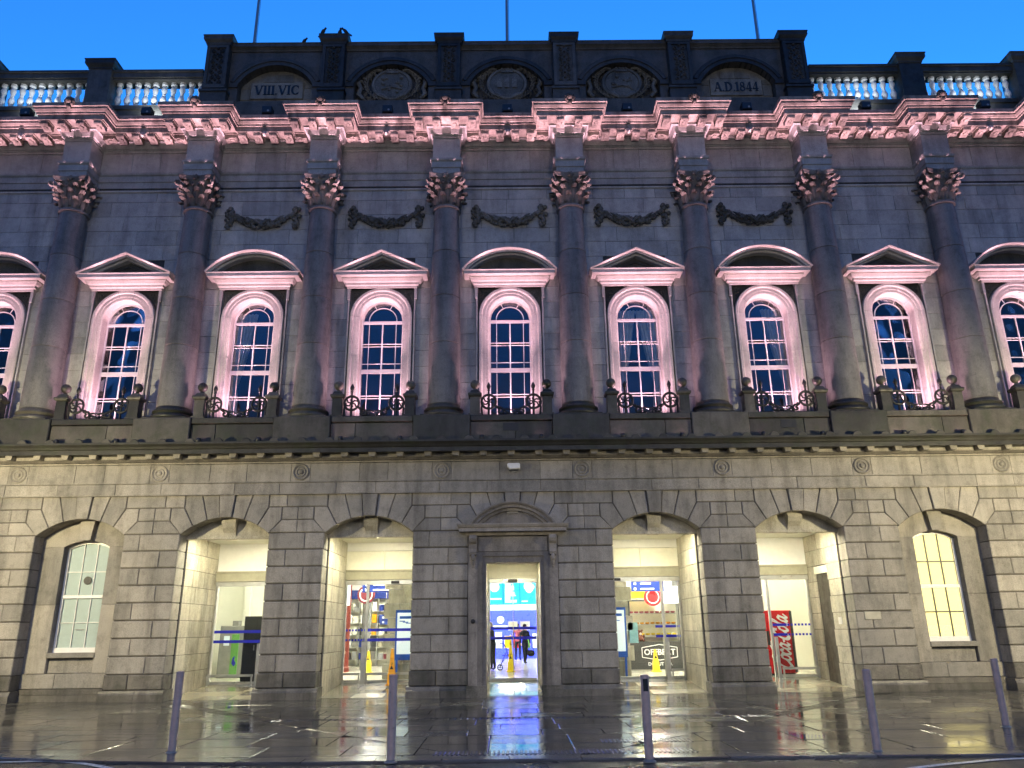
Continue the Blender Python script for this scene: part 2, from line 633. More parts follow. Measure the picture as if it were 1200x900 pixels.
kerb = MB()
vs_, fs_ = [], []
for x in xs:
    vs_ += [(x, kerb_y(x) - 0.245, -0.15), (x, kerb_y(x) - 0.245, -0.012), (x, kerb_y(x) + 0.06, -0.012), (x, kerb_y(x) + 0.06, -0.15)]
for i in range(len(xs) - 1):
    for k in range(3):
        fs_.append((4 * i + k, 4 * i + 4 + k, 4 * i + 5 + k, 4 * i + 1 + k))
kerb.add(vs_, fs_)
kerb_o = tag(kerb.build('kerb', 'granite_core'), 'low granite kerb between road and wet pavement', kind='structure')
x = -11.0
while x < 11:
    w = rnd.uniform(0.85, 1.05)
    a, b = x + 0.006, x + w - 0.006
    ka, kb = kerb_y(a), kerb_y(b)
    m = MB()
    h = 0.012
    m.add([(a, ka - 0.26, -0.08), (b, kb - 0.26, -0.08), (b, kb + 0.05, -0.08), (a, ka + 0.05, -0.08),
           (a, ka - 0.26, h - 0.012), (b, kb - 0.26, h - 0.012), (b, kb - 0.235, h), (a, ka - 0.235, h), (b, kb + 0.05, h), (a, ka + 0.05, h)],
          [(0, 3, 2, 1), (0, 1, 5, 4), (4, 5, 6, 7), (7, 6, 8, 9), (1, 2, 8, 6, 5), (2, 3, 9, 8), (3, 0, 4, 7, 9)])
    m.build('kerb_stone', 'wet_tactile', kerb_o, recentre=True)
    x += w

pv = MB().add([(-30, -9.6, -0.03), (30, -9.6, -0.03), (30, 0.6, -0.03), (-30, 0.6, -0.03)], [(0, 1, 2, 3)])
pv.v = [(-30, -6.0, -0.03), (-10, -6.0, -0.03), (-2.6, -9.3, -0.03), (30, -9.6, -0.03), (30, 0.6, -0.03), (-30, 0.6, -0.03)]
pv.f = [(0, 1, 2, 3, 4, 5)]
pave = tag(pv.build('pavement', 'wet_setts'), 'wet grey flagged pavement before the station', kind='structure')


def clip_half(poly, a, b, c):
    """keep a*x+b*y+c >= 0"""
    out = []
    for i in range(len(poly)):
        p, q = poly[i - 1], poly[i]
        dp, dq = a * p[0] + b * p[1] + c, a * q[0] + b * q[1] + c
        if (dp >= 0) != (dq >= 0):
            t = dp / (dp - dq)
            out.append((p[0] + (q[0] - p[0]) * t, p[1] + (q[1] - p[1]) * t))
        if dq >= 0:
            out.append(q)
    return out


# the darker sett bands that cross the pavement (a flat-topped chevron)
bands = [((-8.0, -0.95), (-4.75, -4.55)), ((7.95, -1.55), (4.85, -4.85)), ((-4.75, -4.62), (4.85, -4.92))]
BW = 0.17


def side(p, q, off):
    d = (q[0] - p[0], q[1] - p[1])
    l = math.hypot(*d)
    nx, ny = -d[1] / l, d[0] / l
    return (nx, ny, -(nx * p[0] + ny * p[1]) + off)


def slab_tile(poly, name='paving_slab', mat='wet_paving', zt=0.0):
    if len(poly) < 3:
        return
    xs_ = [p[0] for p in poly]
    ys_ = [p[1] for p in poly]
    ar = 0.5 * abs(sum(poly[i - 1][0] * poly[i][1] - poly[i][0] * poly[i - 1][1] for i in range(len(poly))))
    if ar < 0.03:
        return
    q = inset(poly, 0.007)
    q2 = inset(poly, 0.014)
    n = len(poly)
    jz = rnd.uniform(-0.0015, 0.0015) + zt
    tx, ty = rnd.uniform(-0.0012, 0.0012), rnd.uniform(-0.0012, 0.0012)
    cx, cy = sum(xs_) / n, sum(ys_) / n

    def Z(p):
        return jz + tx * (p[0] - cx) + ty * (p[1] - cy)
    vs = [(p[0], p[1], -0.04) for p in q] + [(p[0], p[1], Z(p) - 0.004) for p in q] + [(p[0], p[1], Z(p)) for p in q2]
    fs = [tuple(range(2 * n, 3 * n))]
    for k in (0, n):
        for i in range(n):
            j = (i + 1) % n
            fs.append((k + i, k + j, k + n + j, k + n + i))
    MB().add(vs, fs).build(name, mat, pave, recentre=True)


rows = [0.35]
while rows[-1] > -9.6:
    rows.append(rows[-1] - rnd.choice((0.72, 0.84, 0.96)))
big_far = MB()
for ri in range(len(rows) - 1):
    y1, y0 = rows[ri], rows[ri + 1]
    lim = 15.6 if y0 > -5 else 11.4
    x = -lim + rnd.uniform(-0.6, 0)
    while x < lim:
        w = rnd.choice((1.0, 1.2, 1.4))
        poly = [(x, y0), (x + w, y0), (x + w, y1), (x, y1)]
        x += w
        if poly[0][0] > lim:
            continue
        # keep off the kerb
        k0, k1 = kerb_y(poly[0][0]) + 0.06, kerb_y(poly[1][0]) + 0.06
        poly = clip_half(poly, -(k1 - k0), (poly[1][0] - poly[0][0]), (k1 - k0) * poly[0][0] - k0 * (poly[1][0] - poly[0][0]))
        if len(poly) < 3:
            continue
        pieces = [poly]
        if -8.6 < poly[0][0] < 8.2 and y0 < -0.4:
            inside = clip_half(clip_half(clip_half(poly, *side(*bands[0], -BW)), *side((4.85, -4.85), (7.95, -1.55), -BW)), *side(*bands[2], -BW))
            res = [inside]
            A = side(*bands[0], 0)
            Bq = side((4.85, -4.85), (7.95, -1.55), 0)
            Cq = side(*bands[2], 0)
            negA, negB, negC = [(-q[0], -q[1], -q[2] - BW) for q in (A, Bq, Cq)]
            res.append(clip_half(poly, *negA))
            res.append(clip_half(clip_half(poly, *negB), A[0], A[1], A[2]))
            res.append(clip_half(clip_half(clip_half(poly, *negC), A[0], A[1], A[2] + BW), Bq[0], Bq[1], Bq[2] + BW))
            pieces = res
        for pc in pieces:
            slab_tile(pc)

# small setts in the bands: too many and small to pick apart
sm = MB()
for (p, q) in bands:
    d = Vector((q[0] - p[0], q[1] - p[1]))
    L = d.length
    d.normalize()
    nx = Vector((-d.y, d.x))
    k = int(L / 0.12)
    for i in range(k):
        for j in range(3):
            c = Vector(p) + d * (i + 0.5) * L / k + nx * (j - 1) * 0.108
            s_ = 0.045
            z = -0.004 + rnd.uniform(-0.003, 0.003)
            pts = [c + d * a * s_ * 1.15 + nx * b * s_ for a, b in ((-1, -1), (1, -1), (1, 1), (-1, 1))]
            pts2 = [c + d * a * s_ * 0.9 + nx * b * s_ * 0.8 for a, b in ((-1, -1), (1, -1), (1, 1), (-1, 1))]
            sm.add([(v.x, v.y, -0.035) for v in pts] + [(v.x, v.y, z - 0.008) for v in pts] + [(v.x, v.y, z) for v in pts2],
                   [(8, 9, 10, 11)] + [(a + i_, a + (i_ + 1) % 4, a + 4 + (i_ + 1) % 4, a + 4 + i_) for a in (0, 4) for i_ in range(4)])
tag(sm.build('sett_band', 'wet_setts', pave), kind='stuff')

# ribbed tactile strip at the dropped kerb
tp = MB()
for i in range(58):
    x = -1.15 + i * 0.062
    for (ya, yb) in ((-9.22, -8.86),):
        ya += 0.0
        z = 0.007
        tp.add([(x - 0.017, ya, 0.0), (x + 0.017, ya, 0.0), (x + 0.017, yb, 0.0), (x - 0.017, yb, 0.0),
                (x - 0.010, ya + 0.01, z), (x + 0.010, ya + 0.01, z), (x + 0.010, yb - 0.01, z), (x - 0.010, yb - 0.01, z)],
               [(4, 5, 6, 7), (0, 1, 5, 4), (1, 2, 6, 5), (2, 3, 7, 6), (3, 0, 4, 7)])
for i in range(22):
    x = 1.25 + i * 0.062
    tp.add([(x - 0.017, -8.2, 0.0), (x + 0.017, -8.2, 0.0), (x + 0.017, -7.85, 0.0), (x - 0.017, -7.85, 0.0),
            (x - 0.010, -8.19, 0.007), (x + 0.010, -8.19, 0.007), (x + 0.010, -7.86, 0.007), (x - 0.010, -7.86, 0.007)],
           [(4, 5, 6, 7), (0, 1, 5, 4), (1, 2, 6, 5), (2, 3, 7, 6), (3, 0, 4, 7)])
tag(tp.build('tactile_rib', 'wet_tactile', pave), kind='stuff')

# white road lines


def road_line(pts, w, label):
    m = MB()
    vs, fs = [], []
    for i, p in enumerate(pts):
        a = Vector(pts[max(i - 1, 0)])
        b = Vector(pts[min(i + 1, len(pts) - 1)])
        d = (b - a).normalized()
        nn = Vector((-d.y, d.x)) * w / 2
        z = -0.012
        vs += [(p[0] + nn.x, p[1] + nn.y, z), (p[0] - nn.x, p[1] - nn.y, z)]
    for i in range(len(pts) - 1):
        fs.append((2 * i, 2 * i + 1, 2 * i + 3, 2 * i + 2))
    o = m.add(vs, fs).build('road_marking', 'road_paint')
    tag(o, label, kind='structure')
    return o


def smooth_pts(c, n=10):
    out = []
    for i in range(len(c) - 1):
        p0, p1, p2, p3 = c[max(i - 1, 0)], c[i], c[i + 1], c[min(i + 2, len(c) - 1)]
        for k in range(n):
            t = k / n
            out.append(tuple(0.5 * ((2 * p1[j]) + (-p0[j] + p2[j]) * t + (2 * p0[j] - 5 * p1[j] + 4 * p2[j] - p3[j]) * t * t + (-p0[j] + 3 * p1[j] - 3 * p2[j] + p3[j]) * t ** 3) for j in range(len(p1))))
    out.append(tuple(c[-1]))
    return out


road_line(smooth_pts([(-9.5, -8.6), (-7.2, -9.1), (-6.3, -9.12), (-5.6, -9.45), (-4.9, -10.1), (-4.5, -11.0)]), 0.1, 'white painted line curving away on the left of the road')
road_line(smooth_pts([(3.6, -11.3), (4.5, -10.62), (5.5, -10.2), (6.4, -9.98), (9.0, -9.8)]), 0.1, 'white painted line curving away on the right of the road')

# ------------------------------------------------------------------ the station building
bld = empty('station_building')
tag(bld, 'long two storey granite railway station with columns, arched windows and pink uplighting', 'building')

ZC = [0.27, 0.63, 1.06, 1.49, 1.925, 2.36, 2.795, 3.23, 3.665, 4.10, 4.44, 4.78, 5.12]
HO = 1.17                    # half width of the ground-floor openings
AR, AZ = 1.746, 2.774        # arch radius and centre height
YG = 2.9                     # plane of the glazed screens
FZ = 0.20                    # hall floor

gw = MB()
for i in range(-NB - 1, NB + 1):          # pier masses
    x0, x1 = i * BAY + HO + 0.03, (i + 1) * BAY - HO - 0.03
    if i == -NB - 1:
        x0 = -XE + 0.03
    if i == NB:
        x1 = XE - 0.03
    gw.box(x0, x1, 0.03, 0.50, 0.0, 4.09)
    gw.box(x0 - 0.05, x1 + 0.05, 0.501, YG, 0.0, 4.0)
for i in range(-NB, NB + 1):              # over each arch
    pts = seg_pts(i * BAY, AZ, AR + 0.03, -R(42), R(42), 12)
    poly = [(i * BAY - BAY / 2, 4.09)] + [(i * BAY - HO - 0.03, 4.09)] + pts + [(i * BAY + HO + 0.03, 4.09), (i * BAY + BAY / 2, 4.09), (i * BAY + BAY / 2, 5.9), (i * BAY - BAY / 2, 5.9)]
    # split in two so that every face stays simple
    half = len(pts) // 2
    left = [(i * BAY - BAY / 2, 4.09), (i * BAY - HO - 0.03, 4.09)] + pts[:half + 1] + [(i * BAY, 5.9), (i * BAY - BAY / 2, 5.9)]
    right = [(i * BAY, 5.9)] + pts[half:] + [(i * BAY + HO + 0.03, 4.09), (i * BAY + BAY / 2, 4.09), (i * BAY + BAY / 2, 5.9)]
    gw.prism(left, 0.03, 0.5)
    gw.prism(right, 0.03, 0.5)
for s in (-1, 1):
    gw.box(min(s * (NB + .5) * BAY, s * (XE - .03)), max(s * (NB + .5) * BAY, s * (XE - .03)), 0.03, 0.5, 4.09, 5.9)
gwall = gw.build('ground_floor_wall', 'granite_core', bld)

JG = 0.015   # half of a bed joint


def pier_rows(x0, x1, seed):
    r = random.Random(seed)
    for k in range(1, 9):
        z0, z1 = ZC[k], ZC[k + 1]
        w = x1 - x0
        cut = x0 + w * ((0.33 if (k + seed) % 2 else 0.66) + r.uniform(-0.05, 0.05))
        for a, b in ((x0, cut), (cut, x1)):
            ja, jb = (0.004 if a > x0 else 0), (0.004 if b < x1 else 0)
            poly = [(a + ja, z0 + JG), (b - jb, z0 + JG), (b - jb, z1 - JG), (a + ja, z1 - JG)]
            block('pier_stone', 'granite', gwall, poly, 0.0, 0.495, 0.018)
    # plinth
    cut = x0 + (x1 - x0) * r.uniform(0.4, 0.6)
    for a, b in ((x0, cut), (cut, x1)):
        block('plinth_stone', 'granite_plinth', gwall, rect(a - (0.02 if a == x0 else 0), b + (0.02 if b == x1 else 0), ZC[0], ZC[1], 0.005), -0.03, 0.49, 0.02)
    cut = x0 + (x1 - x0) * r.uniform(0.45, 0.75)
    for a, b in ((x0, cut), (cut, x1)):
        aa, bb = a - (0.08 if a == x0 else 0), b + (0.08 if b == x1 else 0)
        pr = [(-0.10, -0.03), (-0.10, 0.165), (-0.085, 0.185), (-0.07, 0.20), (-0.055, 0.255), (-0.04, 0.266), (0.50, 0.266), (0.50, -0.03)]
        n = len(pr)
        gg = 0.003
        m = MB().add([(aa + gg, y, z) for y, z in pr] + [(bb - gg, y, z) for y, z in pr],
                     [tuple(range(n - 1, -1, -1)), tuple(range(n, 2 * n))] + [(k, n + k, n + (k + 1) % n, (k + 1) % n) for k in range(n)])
        m.build('plinth_stone', 'granite_plinth', gwall, recentre=True)


for i in range(-NB - 1, NB + 1):
    x0, x1 = i * BAY + HO, (i + 1) * BAY - HO
    if i == -NB - 1:
        x0 = -XE
    if i == NB:
        x1 = XE
    pier_rows(x0, x1, i + 20)

# voussoirs and spandrel stones
T1, T2, T3, T4 = R(5.3), R(16.2), R(29.2), R(41.5)


def intr(a):
    return (AR * math.sin(a), AZ + AR * math.cos(a))


def atz(a, z):
    return ((z - AZ) * math.tan(a), z)


for i in range(-NB, NB + 1):
    ox = i * BAY

    def P(pts, mir=False):
        q = [((-x if mir else x) + ox, z) for x, z in pts]
        return q[::-1] if mir else q
    g = R(0.28)
    # keystone
    block('voussoir', 'granite', gwall, P([intr(-T1 + g), intr(T1 - g), atz(T1 - g, 5.10), atz(-T1 + g, 5.10)]), -0.05, 0.495, 0.014)
    for mir in (False, True):
        block('voussoir', 'granite', gwall, P([intr(T1 + g), intr((T1 + T2) / 2), intr(T2 - g), atz(T2 - g, 5.11), atz(T1 + g, 5.11)], mir), 0.0, 0.495, 0.014)
        x3, x4 = atz(T3, 4.78)[0], atz(T4, 4.44)[0]
        c3 = atz(T3 - g, 4.78)
        block('voussoir', 'granite', gwall, P([intr(T2 + g), intr((T2 + T3) / 2), intr(T3 - g), (x3 - 0.012, 4.78), (x3 - 0.012, 5.11), atz(T2 + g, 5.11)], mir), 0.0, 0.495, 0.014)
        block('voussoir', 'granite', gwall, P([intr(T3 + g), intr((T3 + T4) / 2), intr(T4 - g), (x4 - 0.012, 4.44), (x4 - 0.012, 4.77), (x3 + 0.012, 4.77)], mir), 0.0, 0.495, 0.014)
        # stones to the bay line
        e = BAY / 2 if abs(i * BAY + (-1 if mir else 1) * BAY / 2) < (NB + 0.4) * BAY else BAY / 2 + 1.2
        block('spandrel_stone', 'granite', gwall, P(rect(x3 + 0.012, e - 0.004 + (0 if e > 2 else ((0.26 if i % 2 else -0.3) if not mir else -(0.26 if (i - 1) % 2 else -0.3))), 4.79, 5.11), mir), 0.0, 0.45, 0.014)
        block('spandrel_stone', 'granite', gwall, P(rect(x4 + 0.012, e - 0.004, 4.45, 4.77), mir), 0.0, 0.45, 0.014)
        it = intr(T4 + g)
        block('spandrel_stone', 'granite', gwall, P([(HO + 0.004, 4.11), (e - 0.004, 4.11), (e - 0.004, 4.43), (x4 + 0.008, 4.43), (HO + 0.014, 4.125)], mir), 0.0, 0.495, 0.014)

# string course, frieze
x = -XE
k = 0
while x < XE - 0.2:
    w = min((1.55, 1.1, 1.85, 1.3)[k % 4] + rnd.uniform(-0.15, 0.15), XE - x)
    block('string_course_stone', 'granite', gwall, rect(x + 0.003, x + w - 0.003, 5.135, 5.425), -0.03, 0.3, 0.01)
    x += w
    k += 1
MB().box(-XE, XE, -0.055, 0.3, 5.43, 5.462).build('string_course_fillet', 'granite', gwall)
MB().box(-XE, XE, -0.075, 0.3, 5.103, 5.13).build('string_course_fillet', 'granite', gwall)
ros_x = [(j + 0.5) * BAY for j in range(-NB - 1, NB + 1)]
for j in range(-NB - 1, NB + 1):
    a, b = (j + 0.5) * BAY + 0.26, (j + 1.5) * BAY - 0.26
    if j == NB:
        break
    c1 = a + (b - a) * (0.36 + rnd.uniform(-0.06, 0.06))
    c2 = a + (b - a) * (0.68 + rnd.uniform(-0.06, 0.06))
    for p, q in ((a, c1), (c1, c2), (c2, b)):
        block('frieze_stone', 'granite', gwall, rect(p + 0.003, q - 0.003, 5.468, 5.952), 0.0, 0.3, 0.008)
for xr in ros_x:
    block('frieze_stone', 'granite', gwall, rect(xr - 0.257, xr + 0.257, 5.468, 5.952), 0.0, 0.3, 0.008)
    MB().lathe([(0.225, 0.0), (0.225, 0.025), (0.20, 0.045), (0.175, 0.03), (0.165, 0.012), (0.14, 0.012), (0.125, 0.035), (0.105, 0.035), (0.09, 0.012),
                (0.06, 0.012), (0.05, 0.045), (0.02, 0.06), (0.0, 0.062)], 28, (xr, 0.003, 5.71), axis='Y').build('roundel', 'granite', gwall, smooth=40)
for s in (-1, 1):
    a, b = sorted((s * ((NB + .5) * BAY + .26), s * XE))
    block('frieze_stone', 'granite', gwall, rect(a, b, 5.468, 5.952), 0.0, 0.3, 0.008)

# lower cornice and blocking course
lc = sweep_plan([(-XE, 0.0), (XE, 0.0)], [(-0.3, 5.955), (0.03, 5.955), (0.03, 6.0), (0.07, 6.02), (0.13, 6.10), (0.15, 6.16), (0.42, 6.175), (0.42, 6.155), (0.44, 6.155), (0.44, 6.27), (0.47, 6.285), (0.5, 6.34), (0.56, 6.40), (0.56, 6.45), (0.1, 6.49), (-0.3, 6.49)])
lcor = lc.build('lower_cornice', 'granite_mossy', bld)
bedm = sweep_plan([(-XE, -0.004), (XE, -0.004)], [(-0.2, 5.956), (0.034, 5.956), (0.034, 6.002), (0.074, 6.022), (0.134, 6.102), (0.152, 6.155), (-0.2, 6.155)]).build('bed_moulding', 'granite', lcor)
x = -XE + 0.4
first = None
k = 0
while x < XE - 0.2:
    if first is None:
        first = MB().prism([(-0.075, 6.06), (0.075, 6.06), (0.10, 6.17), (-0.10, 6.17)], -0.34, -0.12, 0.0).build('mutule', 'granite', lcor)
        mu = first
    else:
        mu = copy_tree(first, lcor)
    mu.location = (x, 0, 0)
    k += 1
    x += 0.745
x = -XE + 0.77
first = None
while x < XE - 0.2:
    if first is None:
        m = MB()
        pts = [(0.13 * math.cos(a), 6.44 + 0.13 * math.sin(a)) for a in [math.pi * j / 8 for j in range(9)]]
        m.prism(pts, -0.50, -0.42, 0.015)
        first = m.build('antefix', 'granite_mossy', lcor)
        an = first
    else:
        an = copy_tree(first, lcor)
    an.location = (x, 0, rnd.uniform(-0.015, 0.01))
    x += 0.745

block_core = MB().box(-XE, XE, -0.12, 1.2, 6.0, 7.17).build('blocking_course', 'granite_core', bld)
x = -XE
for i in range(-NB - 1, NB + 1):
    xc = (i + 0.5) * BAY
    block('blocking_stone', 'granite_mossy', block_core, rect(xc - 0.78, xc + 0.78, 6.47, 7.20, 0.004), -0.30, 0.6, 0.02)
    if i < NB:
        a, b = xc + 0.78, xc + BAY - 0.78
        c = (a + b) / 2 + rnd.choice((-0.45, 0.4, 0.1))
        for p, q in ((a, c), (c, b)):
            block('blocking_stone', 'granite_mossy', block_core, rect(p, q, 6.47, 7.02, 0.004), -0.2, 0.6, 0.012)
        block('ledge_stone', 'granite_mossy', block_core, rect(a, b, 7.03, 7.20, 0.004), -0.25, 1.0, 0.015)
    if i in (-1, 1):
        m = MB().box(-0.21, 0.21, -0.212, 0.0, -0.11, 0.11)
        m.build('vent', 'black_plastic', block_core, loc=(xc + BAY / 2 - 0.02, 0, 6.86))
for s in (-1, 1):
    a, b = sorted((s * ((NB + .5) * BAY + .78), s * XE))
    block('blocking_stone', 'granite_mossy', block_core, rect(a, b, 6.47, 7.2, 0.004), -0.2, 0.6, 0.012)

# ------------------------------------------------------------------ upper wall
YW = 0.60
uw = MB()
for i in range(-NB, NB + 1):
    o = i * BAY
    uw.box(o - BAY / 2, o - 0.66, YW + 0.02, 0.98, 7.17, 11.06)
    uw.box(o + 0.66, o + BAY / 2, YW + 0.02, 0.98, 7.17, 11.06)
    uw.box(o - BAY / 2, o + BAY / 2, YW + 0.02, 0.98, 11.06, 17.0)
for s in (-1, 1):
    a, b = sorted((s * (NB + .5) * BAY, s * XE))
    uw.box(a, b, YW + 0.02, 0.98, 7.17, 17.0)
uwall = uw.build('upper_wall', 'granite_core', bld)
COUR = [14.76, 14.4, 13.9, 13.4, 12.9, 12.4, 11.9, 11.4, 10.9, 10.4, 9.9, 9.4, 8.9, 8.4, 7.9, 7.2]
G = 0.004
for i in range(-NB, NB + 1):
    o = i * BAY
    for c in range(5):
        z1, z0 = COUR[c], COUR[c + 1]
        ws = [(0, .27, .52, .79, 1), (0, .18, .49, .74, 1), (0, .3, .62, 1), (0, .22, .55, .83, 1), (0, .35, .66, 1)][(c + i) % 5]
        jj = [0] + [w + rnd.uniform(-0.035, 0.035) for w in ws[1:-1]] + [1]
        for a, b in zip(jj, jj[1:]):
            block('ashlar_block', 'granite_upper', uwall, rect(o - 1.9 + 3.8 * a, o - 1.9 + 3.8 * b, z0, z1, G), YW, YW + 0.15, 0.006)
    for c in range(5, len(COUR) - 1):
        z1, z0 = COUR[c], COUR[c + 1]
        for s in (-1, 1):
            a, b = o + s * 0.94, o + s * 1.9
            p, q = sorted((a, b))
            block('window_side_stone', 'granite_upper', uwall, rect(p, q, z0, z1, G), YW, YW + 0.15, 0.006)
for s in (-1, 1):
    a, b = sorted((s * (NB + .5) * BAY, s * XE))
    for c in range(len(COUR) - 1):
        block('window_side_stone', 'granite_upper', uwall, rect(a, b, COUR[c + 1], COUR[c], G), YW, YW + 0.15, 0.006)

# ------------------------------------------------------------------ columns
COLX = [(i + 0.5) * BAY for i in range(-NB - 1, NB + 1)]
YC = 0.35


def leaf(m, ang, r0, z0, h, w, curl, thick=0.02):
    """an acanthus-like leaf rising on the bell at angle ang and curling outwards at its tip"""
    n = 7
    ca, sa = math.cos(ang), math.sin(ang)
    vs = []
    for j in range(n):
        t = j / (n - 1)
        if t < 0.7:
            r = r0 + 0.10 * t * curl
            z = z0 + h * t / 0.8
        else:
            u = (t - 0.7) / 0.3
            r = r0 + 0.07 * curl + curl * 0.17 * math.sin(u * 2.2)
            z = z0 + h * (0.875 + 0.10 * math.sin(u * 2.6) - 0.12 * u * u)
        wd = w * (0.75 + 0.45 * math.sin(t * 2.6)) * (1 - 0.55 * max(0, t - 0.75) / 0.25) * (1.0 if j % 2 else 0.82)
        for k, off in enumerate((-1, -0.45, 0, 0.45, 1)):
            rr = r + (0.03 if k == 2 else (0.012 if k in (1, 3) else -0.015)) * 1.2
            tx, ty = -sa * off * wd, ca * off * wd
            vs.append((ca * rr + tx, sa * rr + ty, z - abs(off) * 0.02))
    b = len(vs)
    for j in range(n):
        for k in range(5):
            x, y, z = vs[j * 5 + k]
            vs.append((x - ca * thick * 1.5, y - sa * thick * 1.5, z - (thick if j > n - 3 else 0)))
    fs = []
    for j in range(n - 1):
        for k in range(4):
            q = j * 5 + k
            fs.append((q, q + 1, q + 6, q + 5))
            fs.append((b + q + 5, b + q + 6, b + q + 1, b + q))
    for j in range(n - 1):
        q = j * 5
        fs.append((q, q + 5, b + q + 5, b + q))
        q = j * 5 + 4
        fs.append((b + q, b + q + 5, q + 5, q))
    for k in range(4):
        q = (n - 1) * 5 + k
        fs.append((q, q + 1, b + q + 1, b + q))
    m.add(vs, fs)


def make_column():
    c = MB()
    # plinth block and attic base are one stone
    c.box(-0.60, 0.60, -0.60, 0.45, 7.19, 7.235)
    c.lathe([(0.56, 7.235), (0.60, 7.26), (0.61, 7.30), (0.59, 7.345), (0.53, 7.365), (0.51, 7.40), (0.53, 7.43), (0.555, 7.455), (0.55, 7.49), (0.50, 7.51), (0.48, 7.55), (0.46, 7.6)], 28)
    root = c.build('column', 'granite_mossy', bld, smooth=35)
    zs = [7.6, 9.42, 10.88, 12.33, 13.78]

    def rad(z):
        t = (z - 7.6) / 6.2
        return 0.465 - 0.085 * t ** 1.7
    for a, b in zip(zs, zs[1:]):
        m = MB()
        prof = [(rad(a) - 0.018, a + 0.002), (rad(a), a + 0.018)]
        for k in range(1, 6):
            z = a + (b - a) * k / 6
            prof.append((rad(z), z))
        prof += [(rad(b), b - 0.018), (rad(b) - 0.018, b - 0.002)]
        m.lathe(prof, 32).build('drum', 'granite_column', root, smooth=30)
    m = MB()
    m.lathe([(0.385, 13.78), (0.425, 13.79), (0.435, 13.82), (0.425, 13.85), (0.385, 13.87)], 28)
    m.build('astragal', 'granite_column', root, smooth=40)
    m = MB()
    m.lathe([(0.37, 13.85), (0.36, 14.2), (0.38, 14.5), (0.43, 14.66), (0.50, 14.74), (0.50, 14.76)], 24)
    for k in range(10):
        leaf(m, 2 * math.pi * (k + 0.25) / 10, 0.385, 13.87, 0.34, 0.085, 1.0)
    for k in range(10):
        leaf(m, 2 * math.pi * (k + 0.75) / 10, 0.385, 13.95, 0.50, 0.085, 1.1)
    for k in range(8):
        leaf(m, 2 * math.pi * (k + 0.5) / 8, 0.40, 14.20, 0.42, 0.075, 1.25)
    # corner volutes and inner helices
    for k in range(4):
        a = math.pi / 4 + k * math.pi / 2
        ca, sa = math.cos(a), math.sin(a)
        pts, rs = [], []
        for j in range(9):
            t = j / 8
            pts.append((ca * (0.40 + 0.32 * t ** 1.6), sa * (0.40 + 0.32 * t ** 1.6), 14.36 + 0.32 * t))
            rs.append(0.05 - 0.01 * t)
        for j in range(1, 12):
            t = j / 11
            th = math.pi / 2 - t * 2 * math.pi * 1.2
            rr = 0.085 * (1 - 0.75 * t)
            pts.append((ca * (0.73 + rr * math.cos(th)), sa * (0.73 + rr * math.cos(th)), 14.60 + rr * math.sin(th)))
            rs.append(0.038 - 0.012 * t)
        m.tube(pts, rs, 6)
        leaf(m, a, 0.42, 14.30, 0.28, 0.09, 1.1)
    for k in range(4):
        a = k * math.pi / 2
        ca, sa = math.cos(a), math.sin(a)
        for s in (-1, 1):
            pts = []
            for j in range(12):
                t = j / 11
                th = -math.pi / 2 + t * 2 * math.pi * 1.1
                rr = 0.06 * (1 - 0.6 * t)
                u = s * (0.10 + rr * math.cos(th) * -1)
                pts.append((ca * 0.47 - sa * u, sa * 0.47 + ca * u, 14.62 + rr * math.sin(th)))
            m.tube(pts, 0.022, 5)
    m.build('capital', 'capital_stone', root, smooth=45)
    # abacus with hollowed sides and a flower in each middle
    m = MB()
    ring = []
    for k in range(4):
        a = math.pi / 4 + k * math.pi / 2
        p = Vector((math.cos(a), math.sin(a))) * 0.80
        q = Vector((math.cos(a + math.pi / 2), math.sin(a + math.pi / 2))) * 0.80
        t_ = (q - p).normalized()
        for j in range(8):
            t = j / 8
            if j == 0:
                ring.append(p - t_.normalized() * 0.0 + t_ * 0.05)
                continue
            b = p.lerp(q, 0.05 + 0.9 * t)
            mid = (p + q) / 2
            ring.append(b - mid.normalized() * 0.11 * math.sin(math.pi * t))
    n = len(ring)
    lv = [(0.94, 14.76), (0.96, 14.80), (0.96, 14.82), (1.0, 14.85), (1.0, 14.90)]
    vs = [(v.x * s_, v.y * s_, z) for s_, z in lv for v in ring]
    fs = [tuple(range(n - 1, -1, -1)), tuple(range((len(lv) - 1) * n, len(lv) * n))]
    for j in range(len(lv) - 1):
        for k in range(n):
            q = (k + 1) % n
            fs.append((j * n + k, j * n + q, (j + 1) * n + q, (j + 1) * n + k))
    m.add(vs, fs)
    for k in range(4):
        a = k * math.pi / 2
        m.ball((0.50 * math.cos(a), 0.50 * math.sin(a), 14.81), 0.075, 8, 5)
        for j in range(5):
            t = 2 * math.pi * j / 5
            m.ball((0.51 * math.cos(a) - math.sin(a) * 0.07 * math.cos(t), 0.51 * math.sin(a) + math.cos(a) * 0.07 * math.cos(t), 14.81 + 0.06 * math.sin(t)), 0.04, 6, 4)
    m.build('abacus', 'capital_stone', root, smooth=35)
    return root


col0 = make_column()
for k, x in enumerate(COLX):
    o = col0 if k == 0 else copy_tree(col0, bld)
    o.location = (x, YC, 0)
    o.rotation_euler = (0, 0, 0)

